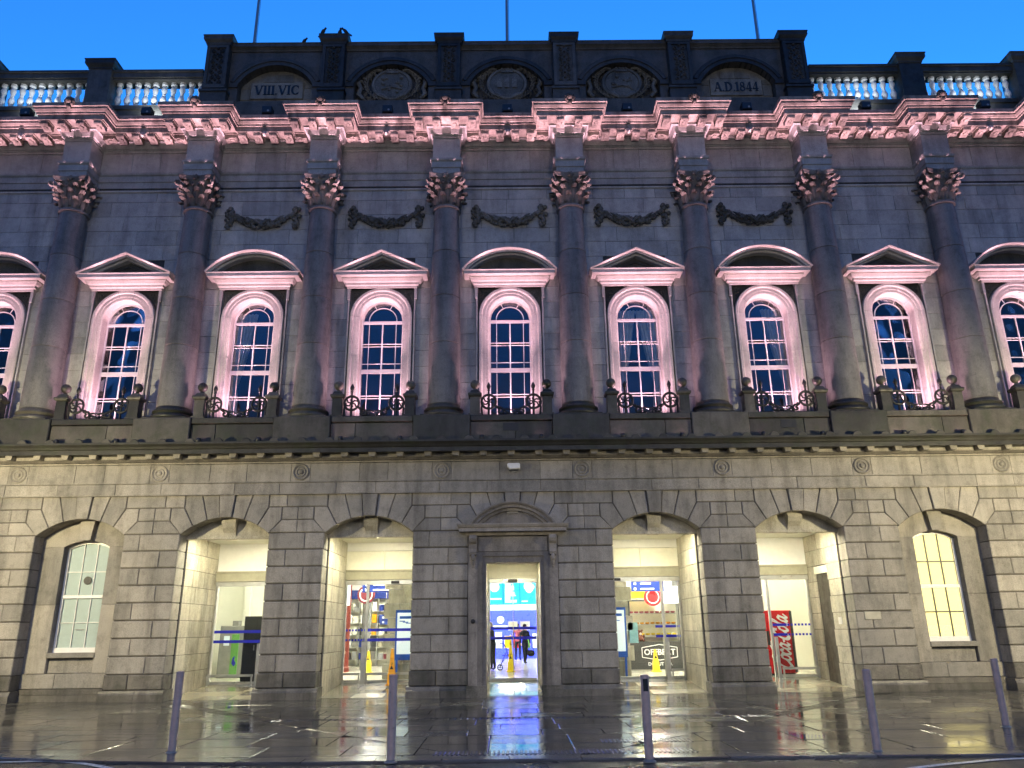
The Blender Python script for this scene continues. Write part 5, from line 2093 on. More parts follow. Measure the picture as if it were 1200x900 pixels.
def window_bay(i, lit):
    o = i * BAY
    root = MB().box(o - HO - 0.02, o + HO + 0.02, 0.62, 0.68, 0.0, 0.6).build('window_recess', 'granite', bld)
    # flat surround: pieces round a segmental opening, half-width .60, z 1.2 .. 3.86 rising to 4.0
    hw = 0.60
    rr = (hw * hw + 0.16 ** 2) / (2 * 0.16)
    zc_ = 4.0 - rr
    am_ = math.asin(hw / rr)
    for s in (-1, 1):
        a, b = sorted((o + s * hw, o + s * (HO + 0.02)))
        block('surround_stone', 'reveal_limestone' if False else 'granite', root, rect(a, b, 0.66, 2.35, 0.003), 0.45, 0.8, 0.006)
        block('surround_stone', 'granite', root, rect(a, b, 2.35, 3.84, 0.003), 0.45, 0.8, 0.006)
        inner = [(s * rr * math.sin(t), zc_ + rr * math.cos(t)) for t in [am_ * j / 6 for j in range(7)]]
        outer = [(s * (AR + 0.02) * math.sin(t), AZ + (AR + 0.02) * math.cos(t)) for t in [R(41.8) * j / 6 for j in range(7)]]
        hd_ = MB()
        for q0, q1, r0, r1 in zip(inner, inner[1:], outer, outer[1:]):
            quad = [q0, q1, r1, r0]
            ar = sum(quad[k - 1][0] * quad[k][1] - quad[k][0] * quad[k - 1][1] for k in range(4))
            quad = quad if ar > 0 else quad[::-1]
            hd_.prism([(x + o, z) for x, z in quad], 0.45, 0.8)
        quad = [(s * hw, 3.84), (s * (HO + 0.02), 3.84), outer[-1], inner[-1]]
        ar = sum(quad[k - 1][0] * quad[k][1] - quad[k][0] * quad[k - 1][1] for k in range(4))
        hd_.prism([(x + o, z) for x, z in (quad if ar > 0 else quad[::-1])], 0.45, 0.8)
        hd_.build('surround_stone', 'granite', root, recentre=True)
    m = MB()
    m.prism([(o - 0.13, 4.0), (o + 0.13, 4.0), (o + 0.20, 4.53), (o - 0.20, 4.53)], 0.30, 0.46)
    m.build('keystone', 'granite', root)
    block('sill', 'granite', root, rect(o - hw - 0.02, o + hw + 0.02, 1.03, 1.16), 0.42, 0.9, 0.015)
    block('apron_panel', 'granite', root, rect(o - hw + 0.003, o + hw - 0.003, 0.66, 1.025), 0.56, 0.9, 0.01)
    for a, b in ((-HO, -0.3), (-0.3, HO)):
        block('plinth_stone', 'granite', root, rect(o + a, o + b, 0.30, 0.655, 0.003), 0.40, 0.62, 0.01)
    MB().box(o - HO, o + HO, 0.34, 0.62, 0.16, 0.295).build('plinth_stone', 'granite_plinth', root)
    MB().box(o - HO, o + HO, 0.30, 0.62, -0.02, 0.155).build('plinth_stone', 'granite_plinth', root)
    # sash
    ys = 0.70
    m = MB()
    m.box(o - hw, o + hw, ys - 0.04, ys + 0.06, 1.16, 1.28)
    for s in (-1, 1):
        a, b = sorted((o + s * hw, o + s * (hw - 0.06)))
        m.box(a, b, ys - 0.03, ys + 0.06, 1.28, 3.86)
    pts = [((o + rr * math.sin(t), zc_ + rr * math.cos(t)), (math.sin(t), math.cos(t))) for t in [-am_ + 2 * am_ * j / 14 for j in range(15)]]
    arch_sweep(m, pts, [(-0.06, ys + 0.06), (-0.06, ys - 0.03), (0.01, ys - 0.03), (0.01, ys + 0.06)])
    m.box(o - hw + 0.06, o + hw - 0.06, ys - 0.035, ys + 0.05, 2.52, 2.60)
    w = m.build('window', 'white_paint', root)
    barm = 'white_paint' if not lit else 'dark_grey'
    xs_ = [-0.54, -0.18, 0.18, 0.54]
    bm_ = MB()
    bw = 0.016 if lit else 0.010
    for q in (-0.18, 0.18):
        bm_.box(o + q - bw, o + q + bw, ys - 0.004, ys + 0.02, 1.28, 2.52)
        bm_.box(o + q - bw, o + q + bw, ys - 0.004, ys + 0.02, 2.60, 3.94)
    for z in (1.90, 3.20):
        bm_.box(o - 0.54, o + 0.54, ys - 0.0045, ys + 0.0205, z - bw, z + bw)
    bm_.build('glazing_bars', barm, w)
    for a, b in zip(xs_, xs_[1:]):
        for z0, z1 in ((1.28, 1.89), (1.91, 2.52), (2.60, 3.19), (3.21, 3.93)):
            if z1 > 3.9 and (a < -0.3 or b > 0.3):
                poly = [(o + a, z0), (o + b, z0), (o + b, 3.93 if b < 0.3 else 3.82), (o + a, 3.93 if a > -0.3 else 3.82)]
            else:
                poly = rect(o + a, o + b, z0, z1)
            MB().prism(poly, ys + 0.005, ys + 0.011).build('pane', 'lower_glass', w)
    bl = MB().box(o - hw, o + hw, ys + 0.032, ys + 0.05, 1.2, 3.98).build('blind', 'blind_lit' if lit else 'blind_white', w)
    if i == -3:
        MB().lathe([(0.105, 0.0), (0.105, 0.008), (0.0, 0.008)], 22, (o + 0.02, ys - 0.0, 2.98), axis='Y').build('vent_hole', 'black_plastic', w)
        MB().box(o - 0.12, o + 0.12, ys - 0.002, ys + 0.002, 1.72, 1.735).build('notice', 'mid_grey', w)
    if lit:
        MB().box(o - hw, o + hw, ys + 0.14, ys + 1.2, 1.1, 4.05)
    return root


for i in (-4, -3):
    window_bay(i, False)
for i in (3, 4):
    window_bay(i, True)
# brass plaque on the pier beside the lit window
pl = MB().prism(rect(8.98, 9.40, 1.72, 1.92), -0.022, -0.004, 0.006).build('plaque', 'dull_metal')
tag(pl, 'small metal plaque on the pier left of the yellow window', 'plaque')

# ------------------------------------------------------------------ station hall behind the doors
hall = MB()
hall.add([(-17, YG + 0.1, FZ), (17, YG + 0.1, FZ), (17, 30, FZ), (-17, 30, FZ)], [(0, 1, 2, 3)])
tag(hall.build('hall_floor', 'hall_floor'), 'pale polished floor of the station hall', kind='structure')
for q in ((-17, 17, 29.8, 30), (-17, -16.8, 3.0, 29.79), (16.8, 17, 3.0, 29.79)):
    MB().box(*q, FZ, 4.6).build('hall_wall', 'plaster', bld)
MB().box(-17, 17, YG + 0.06, 30, 4.6, 4.7).build('hall_ceiling', 'plaster', bld)
# inner face over the screens and between them
for i in range(-3, 3):
    x0, x1 = i * BAY + (HI if i else 0.72), (i + 1) * BAY - (HI if i + 1 else 0.72)
    MB().box(x0 + 0.0, x1, YG + 0.001, YG + 0.25, FZ, 4.6).build('hall_inner_wall', 'plaster', bld)
for i in (-2, -1, 0, 1, 2):
    h_ = HI if i else 0.72
    MB().box(i * BAY - h_ + 0.001, i * BAY + h_ - 0.001, YG + 0.11, YG + 0.248, 3.04, 4.6).build('hall_inner_wall', 'plaster', bld)
# cross walls of the side lobbies, so that the end bays look into pale lobbies
MB().box(-9.3, -9.1, 7.2, 7.4, FZ, 4.6).build('lobby_wall', 'plaster', bld)
MB().box(-12.0, -6.1, 7.4, 7.6, FZ, 4.6).build('lobby_wall', 'plaster', bld)
MB().box(6.9, 12.0, 6.2, 6.4, FZ, 4.6).build('lobby_wall', 'plaster', bld)
# tiled stone side wall seen through the porch doors
for s, xx in ((-1, -3.0), (1, 3.1)):
    m = MB().box(xx - 0.15, xx + 0.15, 4.5, 9.5, FZ, 4.6)
    w = m.build('hall_pier', 'reveal_limestone', bld)
    for r_ in range(9):
        for c in range(3 if s < 0 else 2):
            a, b = 4.4, 4.49
            x0 = xx - 0.5 + 0.5 * (c - (1 if s < 0 else 0)) + (0.12 if r_ % 2 else 0)
            MB().box(x0, x0 + 0.49, a, b, FZ + r_ * 0.44, FZ + r_ * 0.44 + 0.432).build('wall_tile', 'reveal_limestone', w)

LIGHTS = [(-10.5, 5.2), (-7.6, 5.2), (-4.6, 5.6), (-1.4, 5.4), (1.4, 5.4), (4.6, 5.6), (8.0, 5.0), (10.5, 5.0), (-5.0, 10.5), (-1.7, 11), (1.7, 11), (5.0, 10.5), (-3, 17), (3, 17), (0, 23)]
names_l = ['over the green ticket machine, far left', 'over the dark cabinet lobby', 'near the doors, left of the centre door', 'just inside the centre door, left one', 'just inside the centre door, right one',
           'over the wet floor sign by the kiosk', 'over the red vending machine', 'far right of the vending lobby', 'deep in the hall behind the left arch', 'before the departure board, left one', 'before the departure board, right one',
           'over the doughnut kiosk', 'behind the departure board, left one', 'behind the departure board, right one', 'at the far end of the hall']
for (x, y), nm in zip(LIGHTS, names_l):
    t = empty('ceiling_light', (x, y, 4.6))
    tag(t, 'white ceiling panel light ' + nm, 'ceiling light', 'hall ceiling lights')
    MB().box(-0.65, 0.65, -0.35, 0.35, -0.05, -0.002).build('housing', 'aluminium', t)
    MB().box(-0.6, 0.6, -0.3, 0.3, -0.06, -0.051).build('diffuser', 'lobby_glow' if abs(x) > 6 or (abs(x) < 2 and y < 12) else 'hall_glow', t)


def text_mesh(name, s, size, mat, parent, loc, rot=(math.pi / 2, 0, 0), align='CENTER', depth=0.004, sx=1.0, bold=0.0):
    cu = bpy.data.curves.new(name, 'FONT')
    cu.body = s
    cu.size = size
    cu.align_x = align
    cu.align_y = 'CENTER'
    cu.extrude = depth
    cu.offset = bold
    cu.resolution_u = 3
    ob = bpy.data.objects.new('tmp_text', cu)
    col.objects.link(ob)
    dg = bpy.context.evaluated_depsgraph_get()
    me = bpy.data.meshes.new_from_object(ob.evaluated_get(dg))
    col.objects.unlink(ob)
    bpy.data.objects.remove(ob)
    me.name = name
    me.materials.clear()
    me.materials.append(MATS[mat])
    o = bpy.data.objects.new(name, me)
    col.objects.link(o)
    o.parent = parent
    o.location = loc
    o.rotation_euler = rot
    o.scale = (sx, 1, 1)
    return o


# departure board of five upright screens
db = empty('departure_board', (0.0, 12.0, 2.45))
tag(db, 'hanging row of bright cyan departure screens seen through the centre door', 'display board')
MB().box(-1.75, 1.75, 0.02, 0.14, -0.12, 1.10).build('casing', 'blue_frame', db)
MB().box(-1.75, 1.75, -0.02, 0.02, -0.12, 0.10).build('footer', 'screen_white', db)
for k in range(5):
    x0 = -1.72 + k * 0.69
    sc_ = MB().box(x0, x0 + 0.66, -0.03, 0.02, 0.12, 1.08).build('screen', 'screen_cyan', db)
    m = MB()
    r = random.Random(k)
    if k == 1:
        m.lathe([(0.20, 0.0), (0.20, 0.004), (0, 0.004)], 20, (x0 + 0.33, -0.031, 0.80), axis='Y')
        m.box(x0 + 0.04, x0 + 0.62, -0.034, -0.031, 0.30, 0.36)
    elif k == 2:
        for j in range(14):
            m.box(x0 + 0.06, x0 + 0.06 + r.uniform(0.2, 0.5), -0.034, -0.031, 0.18 + j * 0.062, 0.225 + j * 0.062)
    else:
        for j in range(5):
            q = r.uniform(0.1, 0.2)
            m.lathe([(q, 0.0), (q, 0.003 + 0.0006 * j), (0, 0.003 + 0.0006 * j)], 14, (x0 + r.uniform(0.2, 0.46), -0.031, 0.78 + r.uniform(-0.08, 0.1)), axis='Y')
        m.box(x0 + 0.05, x0 + 0.3, -0.034, -0.031, 0.20, 0.25)
    m.build('screen_graphics', 'screen_white', sc_)
for s in (-1, 1):
    MB().box(s * 1.4 - 0.02, s * 1.4 + 0.02, 0.06, 0.10, 1.10, 2.16).build('hanger', 'aluminium', db)
# blue shop front below the board, far away
sf = empty('shop', (0.0, 20.0, FZ))
tag(sf, 'deep blue lit shop front at the back of the hall under the cyan screens', 'shop')
MB().box(-3.0, 3.0, 0.0, 0.3, 0.0, 3.6).build('fascia', 'screen_blue', sf)
MB().lathe([(0.18, 0.0), (0.18, 0.01), (0, 0.01)], 18, (-0.55, -0.012, 1.85), axis='Y').build('emblem', 'screen_white', sf)
MB().box(-0.9, -0.2, -0.02, 0.0, 1.50, 1.58).build('lettering', 'screen_white', sf)
for k in range(6):
    r = random.Random(k + 5)
    c_ = ['cloth_pink', 'poster_white', 'yellow', 'red_paint', 'green_panel', 'poster_white'][k]
    MB().box(-1.3 + k * 0.47, -0.95 + k * 0.47, -0.05, -0.01, 0.5, 0.95 + r.uniform(0, 0.4)).build('display_panel', c_, sf)
# tan information boards
for k, x in enumerate((0.05, 0.62)):
    ib = empty('notice_board', (x, 17.0, FZ))
    tag(ib, 'small tan notice board on a post in the hall, ' + ('left' if k == 0 else 'right') + ' one of the pair', 'notice board', 'notice boards')
    MB().box(-0.22, 0.22, 0, 0.03, 1.35, 1.75).build('board', 'cream_panel', ib)
    MB().box(-0.02, 0.02, 0.03, 0.06, 0.0, 1.6).build('post', 'aluminium', ib)

# wet floor signs


def wet_sign(x, y, z, h, label, tone='yellow'):
    t = empty('wet_floor_sign', (x, y, z))
    tag(t, label, 'wet floor sign', 'wet floor signs')
    m = MB()
    lv = [(0.15, 0.0), (0.15, 0.03), (0.11, 0.04), (0.10, 0.30), (0.085, 0.34), (0.085, 0.36), (0.05, h * 0.72), (0.055, h * 0.74), (0.03, h), (0.0, h + 0.01)]
    k4 = ((-1, -1), (1, -1), (1, 1), (-1, 1))
    vs = [(sx * r, sy * r, zz) for r, zz in lv for sx, sy in k4]
    fs = [(3, 2, 1, 0)]
    for j in range(len(lv) - 1):
        for k in range(4):
            q = (k + 1) % 4
            fs.append((j * 4 + k, j * 4 + q, j * 4 + 4 + q, j * 4 + 4 + k))
    m.add(vs, fs).build('cone', tone, t)
    m = MB()
    yy = -0.098
    m.prism([(-0.05, 0.42), (0.05, 0.42), (0.0, 0.52)], -0.088, -0.07)
    m.tube([(0.0, -0.075, 0.60), (0.02, -0.072, 0.56), (-0.02, -0.078, 0.54)], 0.008, 4)
    m.box(-0.06, 0.06, -0.104, -0.095, 0.15, 0.18)
    m.box(-0.05, 0.05, -0.104, -0.095, 0.10, 0.125)
    m.build('pictogram', 'black_plastic', t)
    return t


wet_sign(-3.37, 2.10, 0.17, 0.95, 'orange yellow wet floor cone in the left porch, right above a bollard', 'orange')
wet_sign(-5.10, 8.3, FZ, 0.72, 'small yellow wet floor sign inside the hall behind the left glass doors')
wet_sign(4.72, 6.5, FZ, 0.70, 'yellow wet floor sign in front of the doughnut kiosk')
wet_sign(-0.08, 7.8, FZ, 1.20, 'tall yellow wet floor sign inside the centre door between two people')


def poster_stand(x, y, label, rz=0):
    t = empty('poster_stand', (x, y, FZ), rz)
    tag(t, label, 'poster stand', 'blue poster stands')
    MB().box(-0.34, 0.34, 0.0, 0.10, 0.55, 2.0).build('frame', 'blue_frame', t)
    p = MB().box(-0.29, 0.29, -0.012, 0.0, 0.72, 1.92).build('poster', 'poster_white', t)
    m = MB()
    m.box(-0.22, 0.22, -0.016, -0.0125, 1.74, 1.82)
    for k in range(3):
        m.box(-0.22 + 0.1 * k, -0.05 + 0.1 * k, -0.016, -0.0125, 1.66 - 0.03 * k, 1.685 - 0.03 * k)
    m.build('print', 'blue_frame', p)
    for s in (-1, 1):
        MB().box(s * 0.28 - 0.03, s * 0.28 + 0.03, 0.02, 0.08, 0.0, 0.55).build('leg', 'blue_frame', t)


poster_stand(-3.25, 4.1, 'blue framed poster stand behind the glass left of the centre door')
poster_stand(3.12, 4.1, 'blue framed poster stand behind the glass right of the centre door')
lp = MB().box(3.55, 3.86, 4.4, 4.44, 1.15, 1.75).build('leaflet_panel', 'screen_cyan')
lp.data.materials.clear()
lp.data.materials.append(plain('pale_cyan', (0.35, 0.62, 0.68), 0.4))
tag(lp, 'pale turquoise leaflet panel beside the right poster stand', 'panel')

# vending machine
vm = empty('vending_machine', (8.02, 4.0, FZ))
tag(vm, 'red drinks vending machine with white script lettering running up its front', 'vending machine')
MB().prism(rect(-0.46, 0.36, 0.06, 1.84), -0.36, 0.40, 0.02).build('body', 'red_paint', vm)
MB().box(-0.42, 0.32, -0.30, 0.36, 0.0, 0.06).build('base', 'black_plastic', vm)
MB().box(0.30, 0.375, -0.375, 0.38, 0.08, 1.82).build('side_panel', 'dark_grey', vm)
MB().box(-0.43, -0.35, -0.372, -0.36, 0.85, 1.25).build('keypad', 'dark_grey', vm)


SCRN = 0


def script(m, pts, w, y):
    global SCRN
    pts = smooth_pts(pts, 6)
    n = len(pts)
    for i in range(n - 1):
        SCRN += 1
        p, q = pts[i], pts[i + 1]
        d = Vector((q[0] - p[0], q[1] - p[1]))
        if d.length < 1e-6:
            continue
        k = abs(d.normalized().dot(Vector((0.55, 0.83))))
        ww = w * (0.4 + 0.75 * k) / 2
        nn = Vector((-d.y, d.x)).normalized() * ww
        e = d.normalized() * ww * 0.4
        quad = [(p[0] - nn.x - e.x, p[1] - nn.y - e.y), (p[0] + nn.x - e.x, p[1] + nn.y - e.y), (q[0] + nn.x + e.x, q[1] + nn.y + e.y), (q[0] - nn.x + e.x, q[1] - nn.y + e.y)]
        a = sum(quad[j - 1][0] * quad[j][1] - quad[j][0] * quad[j - 1][1] for j in range(4))
        m.prism(quad if a > 0 else quad[::-1], y - SCRN * 0.00006, y + 0.006)


# letters drawn in (u along the word, v up), then turned to run upwards
LET = []
LET.append(([(1.05, 0.95), (0.95, 1.18), (0.62, 1.12), (0.30, 0.70), (0.22, 0.25), (0.50, 0.02), (0.92, 0.22), (1.12, 0.42)], 0.22))
LET.append(([(0.62, 1.12), (0.95, 1.42), (1.6, 1.35), (2.3, 1.5), (2.9, 1.35)], 0.12))
LET.append(([(1.42, 0.72), (1.18, 0.62), (1.12, 0.25), (1.30, 0.05), (1.55, 0.25), (1.58, 0.60), (1.42, 0.72), (1.75, 0.6)], 0.16))
LET.append(([(2.15, 0.55), (2.02, 0.72), (1.78, 0.5), (1.76, 0.2), (1.92, 0.04), (2.12, 0.16), (2.28, 0.34)], 0.16))
LET.append(([(2.78, 0.60), (2.58, 0.72), (2.36, 0.5), (2.34, 0.2), (2.46, 0.04), (2.66, 0.28), (2.84, 0.70), (2.76, 0.2), (2.88, 0.05), (3.05, 0.2)], 0.16))
LET.append(([(3.05, 0.42), (3.38, 0.46)], 0.14))
LET.append(([(4.25, 0.95), (4.15, 1.18), (3.85, 1.12), (3.52, 0.70), (3.44, 0.25), (3.70, 0.02), (4.1, 0.22), (4.3, 0.42)], 0.22))
LET.append(([(4.62, 0.72), (4.38, 0.62), (4.32, 0.25), (4.50, 0.05), (4.75, 0.25), (4.78, 0.60), (4.62, 0.72), (4.95, 0.62)], 0.16))
LET.append(([(4.95, 0.55), (5.25, 0.98), (5.32, 1.25), (5.14, 1.22), (5.02, 0.6), (5.02, 0.15), (5.2, 0.04), (5.36, 0.2)], 0.16))
LET.append(([(5.86, 0.60), (5.66, 0.72), (5.44, 0.5), (5.42, 0.2), (5.54, 0.04), (5.74, 0.28), (5.92, 0.70), (5.84, 0.2), (5.96, 0.05), (6.2, 0.3)], 0.16))
sm_ = MB()
for pts, w in LET:
    U = [((v * -1.0 + 0.25 * 0), u) for u, v in pts]
    k = 1.58 / 6.2
    # slight slant of the script; word runs upwards, letter tops to the left
    U = [(0.22 - v * 0.38, 0.12 + u * k + v * 0.10) for u, v in pts]
    script(sm_, U, w * 0.42, -0.368)
sm_.build('lettering', 'white_print', vm)

# dark cabinet and green ticket machine in the left lobby
cb = empty('cabinet', (-7.62, 3.55, FZ))
tag(cb, 'tall dark grey cabinet standing just inside the leftmost open arch', 'cabinet')
MB().prism(rect(-0.32, 0.45, 0.06, 1.86), -0.25, 0.25, 0.015).build('body', 'dark_grey', cb)
MB().box(-0.30, 0.43, -0.22, 0.22, 0.0, 0.06).build('base', 'black_plastic', cb)
MB().box(0.055, 0.061, -0.254, -0.25, 0.1, 1.82).build('door_gap', 'black_plastic', cb)
MB().box(0.0, 0.03, -0.275, -0.25, 0.9, 1.05).build('handle', 'aluminium', cb)
tm = empty('ticket_machine', (-9.22, 6.2, FZ))
tag(tm, 'grey and green ticket machine in the lobby of the leftmost open arch', 'ticket machine')
MB().prism(rect(-0.45, 0.42, 0.0, 1.62), 0.0, 0.5, 0.02).build('body', 'mid_grey', tm)
MB().prism(rect(-0.04, 0.20, 0.05, 1.35), -0.03, 0.0, 0.008).build('front_panel', 'green_panel', tm)
MB().box(-0.30, -0.12, -0.02, 0.0, 1.0, 1.3).build('screen', 'poster_white', tm)
m = MB()
m.prism([(0.02, 0.45), (0.10, 0.35), (0.16, 0.45), (0.10, 0.55), (0.12, 0.68), (0.05, 0.62)], -0.036, -0.031)
m.build('arrow', 'blue_tape', tm)
MB().prism(rect(-0.1, 0.1, 1.62, 1.78), 0.1, 0.4, 0.01).build('top_box', 'mid_grey', tm)
tm2 = empty('ticket_machine', (-8.15, 6.4, FZ))
tag(tm2, 'pale grey ticket machine half hidden behind the dark cabinet', 'ticket machine')
MB().prism(rect(-0.22, 0.30, 0.0, 1.75), 0.0, 0.5, 0.02).build('body', 'aluminium', tm2)
MB().box(-0.15, 0.22, -0.015, 0.0, 1.45, 1.60).build('screen', 'dark_grey', tm2)
nb = empty('framed_notice', (-8.35, 7.38, 2.25))
tag(nb, 'small framed notice on the lobby wall above the dark cabinet', 'notice')
MB().box(-0.17, 0.17, -0.03, 0.0, -0.25, 0.25).build('frame', 'mid_grey', nb)
MB().box(-0.14, 0.14, -0.036, -0.031, -0.22, 0.22).build('sheet', 'white_print', nb)
for k, (x, z, w, h, c_) in enumerate(((8.72, 1.55, 0.16, 0.24, 'green_panel'), (8.15, 2.3, 0.2, 0.42, 'white_print'))):
    e_ = empty('framed_notice', (x, 6.18, z))
    tag(e_, ('small green safety notice' if k == 0 else 'small white framed notice') + ' on the lobby wall near the red vending machine', 'notice')
    MB().box(-w / 2, w / 2, -0.025, 0.0, 0, h).build('frame', 'mid_grey', e_)
    MB().box(-w / 2 + 0.02, w / 2 - 0.02, -0.03, -0.0255, 0.02, h - 0.02).build('sheet', c_, e_)

# shop units closing the view behind the left and right doors
MB().box(-9.0, -2.3, 13.6, 13.8, FZ, 4.6).build('partition', 'plaster', bld)
MB().box(2.4, 9.0, 12.4, 12.6, FZ, 4.6).build('partition', 'plaster', bld)
for k, (x, y, lb) in enumerate(((-5.6, 13.55, 'shop display wall of small bright packets behind the left glass doors'), (5.9, 12.35, 'shop display wall of small bright packets behind the kiosk'))):
    t = empty('shop_display', (x, y, FZ))
    tag(t, lb, 'shop display')
    MB().box(-2.4, 2.4, -0.02, 0.0, 0.1, 2.7).build('back_panel', 'cream_panel', t)
    MB().box(-2.4, 2.4, -0.34, -0.02, 2.70, 3.05).build('fascia', 'navy' if k == 0 else 'poster_white', t)
    r = random.Random(90 + k)
    for c in range(7):
        MB().box(-2.4 + 0.78 * c, -2.36 + 0.78 * c, -0.34, -0.02, 0.0, 2.7).build('upright', 'aluminium', t)
    for q in range(5):
        MB().box(-2.36, 2.36, -0.30, -0.03, 0.25 + 0.48 * q, 0.28 + 0.48 * q).build('shelf', 'aluminium', t)
        for c in range(6):
            for d in range(3):
                x0 = -2.33 + 0.78 * c + 0.245 * d
                hh = r.uniform(0.18, 0.38)
                MB().box(x0, x0 + r.uniform(0.15, 0.22), -0.26, -0.08, 0.281 + 0.48 * q, 0.281 + 0.48 * q + hh).build('packet', r.choice(['dark_red', 'mid_grey', 'navy', 'white_print', 'stone_trim', 'orange', 'mid_grey', 'curtain', 'dull_metal', 'cream_panel', 'dark_grey']), t)

# doughnut kiosk
kk = empty('kiosk', (5.17, 8.4, FZ))
tag(kk, 'doughnut kiosk with a charcoal counter lettered in white behind the right glass doors', 'kiosk')
MB().prism(rect(-1.05, 0.85, 0.0, 0.92), -0.30, 0.5, 0.01).build('counter', 'dark_grey', kk)
m = MB()
hexp = [(-0.62, 0.40), (0.0, 0.30), (0.62, 0.40), (0.62, 0.72), (0.0, 0.82), (-0.62, 0.72)]
for p, q in zip(hexp, hexp[1:] + hexp[:1]):
    m.tube([(p[0], -0.306, p[1]), (q[0], -0.306, q[1])], 0.014, 4)
m.build('sign_border', 'white_print', kk)
text_mesh('lettering', 'OFFBEAT', 0.27, 'white_print', kk, (0.0, -0.308, 0.56), bold=0.006)
text_mesh('lettering', 'DONUT CO.', 0.15, 'white_print', kk, (0.0, -0.308, 0.17), bold=0.004)
for x in (-1.0, 0.2, 0.80):
    MB().box(x - 0.03, x + 0.03, -0.28, -0.22, 0.92, 2.7).build('post', 'dark_grey', kk)
MB().box(-1.03, 0.83, -0.30, -0.2, 2.3, 2.36).build('rail', 'dark_grey', kk)
MB().box(-1.03, 0.83, 0.40, 0.48, 0.92, 2.6).build('back_panel', 'cream_panel', kk)
for k in range(3):
    MB().box(-0.95, 0.75, 0.10, 0.38, 1.1 + 0.38 * k, 1.13 + 0.38 * k).build('shelf', 'aluminium', kk)
    m = MB()
    for j in range(9):
        m.lathe([(0.03, 0.0), (0.075, 0.02), (0.085, 0.045), (0.06, 0.07), (0.03, 0.06)], 10, (-0.85 + 0.19 * j, 0.24, 1.13 + 0.38 * k))
    tag(m.build('doughnuts', ['yellow', 'orange', 'cloth_pink'][k], kk, smooth=50), kind='stuff')
MB().prism(rect(-0.95, -0.1, 2.4, 2.75), -0.3, -0.22, 0.01).build('yellow_sign', 'yellow', kk)
# teddy on the counter
td = empty('teddy_bear', (4.55, 8.30, FZ + 0.92))
tag(td, 'small brown and white teddy bear sitting on the kiosk counter', 'soft toy')
m = MB()
m.ball((0, 0, 0.13), 0.12, 10, 8)
m.ball((0, -0.01, 0.30), 0.09, 10, 8)
for s in (-1, 1):
    m.ball((s * 0.075, 0, 0.38), 0.035, 8, 6)
    m.ball((s * 0.10, -0.06, 0.05), 0.055, 8, 6, (1, 1.6, 1))
    m.ball((s * 0.13, -0.03, 0.19), 0.04, 8, 6, (1, 1, 1.6))
plain('brown_plush', (0.16, 0.06, 0.04), 0.9)
m.build('body', 'brown_plush', td, smooth=60)
MB().ball((0, -0.07, 0.27), 0.05, 8, 6).build('muzzle', 'white_print', td, smooth=60)


# hanging signs
def hang_sign(x, y, z, w, h, mat, label, rnd_=False, txt=None):
    t = empty('hanging_sign', (x, y, z))
    tag(t, label, 'sign')
    if rnd_:
        MB().lathe([(w / 2, 0.0), (w / 2, 0.05), (w / 2 - 0.03, 0.06), (0, 0.06)], 28, axis='Y').build('board', mat, t)
        MB().tube([(0.7 * w / 2 * math.cos(a), -0.062, 0.7 * w / 2 * math.sin(a)) for a in [2 * math.pi * j / 20 for j in range(20)]], 0.02, 4, closed=True).build('ring', 'white_print', t)
    else:
        MB().prism(rect(-w / 2, w / 2, -h / 2, h / 2), -0.05, 0.05, 0.01).build('board', mat, t)
        m = MB()
        n = max(2, int(h / 0.16))
        for k in range(n):
            zz = h / 2 - h * (k + 0.5) / n
            m.box(-w * 0.42, -w * 0.42 + h * 0.22, -0.056, -0.051, zz - 0.035, zz + 0.035)
            m.box(-w * 0.22, w * (0.1 + 0.28 * ((k * 7) % 3) / 3), -0.056, -0.051, zz - 0.022, zz + 0.022)
        m.build('print', 'white_print', t)
    for s in (-1, 1):
        MB().box(s * w * 0.3 - 0.012, s * w * 0.3 + 0.012, -0.01, 0.01, (h if not rnd_ else w) / 2 - 0.01, 4.6 - z).build('hanger', 'aluminium', t)


hang_sign(-4.35, 6.0, 2.98, 1.3, 0.32, 'navy', 'blue direction sign high behind the left glass doors')
hang_sign(-5.15, 7.6, 2.82, 0.62, 0.62, 'dark_red', 'round dark red sign with a white ring behind the left glass doors', True)
hang_sign(-4.35, 9.0, 1.98, 1.0, 0.34, 'navy', 'lower blue sign deep in the hall behind the left glass doors')
hang_sign(4.55, 6.2, 2.92, 1.1, 0.34, 'navy', 'blue direction sign high behind the right glass doors')
hang_sign(4.95, 7.6, 2.62, 0.62, 0.62, 'red_paint', 'round red sign above the doughnut kiosk', True)
hang_sign(5.75, 8.0, 2.7, 0.75, 0.6, 'poster_white', 'white lit sign to the right of the round red sign')
hang_sign(-6.1, 8.0, 2.85, 0.6, 0.75, 'poster_white', 'white lit sign left of the round dark red sign')
# columns in the hall
for x, y, c_, lb in ((-6.15, 9.2, 'red_column', 'red painted hall column behind the left glass doors'), (-5.62, 10.5, 'mid_grey', 'slim grey hall column behind the left glass doors'),
                     (6.2, 9.4, 'mid_grey', 'grey hall column behind the right glass doors'), (-4.4, 12.0, 'mid_grey', 'grey hall column deep behind the left glass doors')):
    t = empty('hall_column', (x, y, FZ))
    tag(t, lb, 'column')
    MB().lathe([(0.2, 0.0), (0.2, 0.15), (0.17, 0.18), (0.17, 4.1), (0.23, 4.25), (0.23, 4.4)], 18).build('shaft', c_, t, smooth=40)
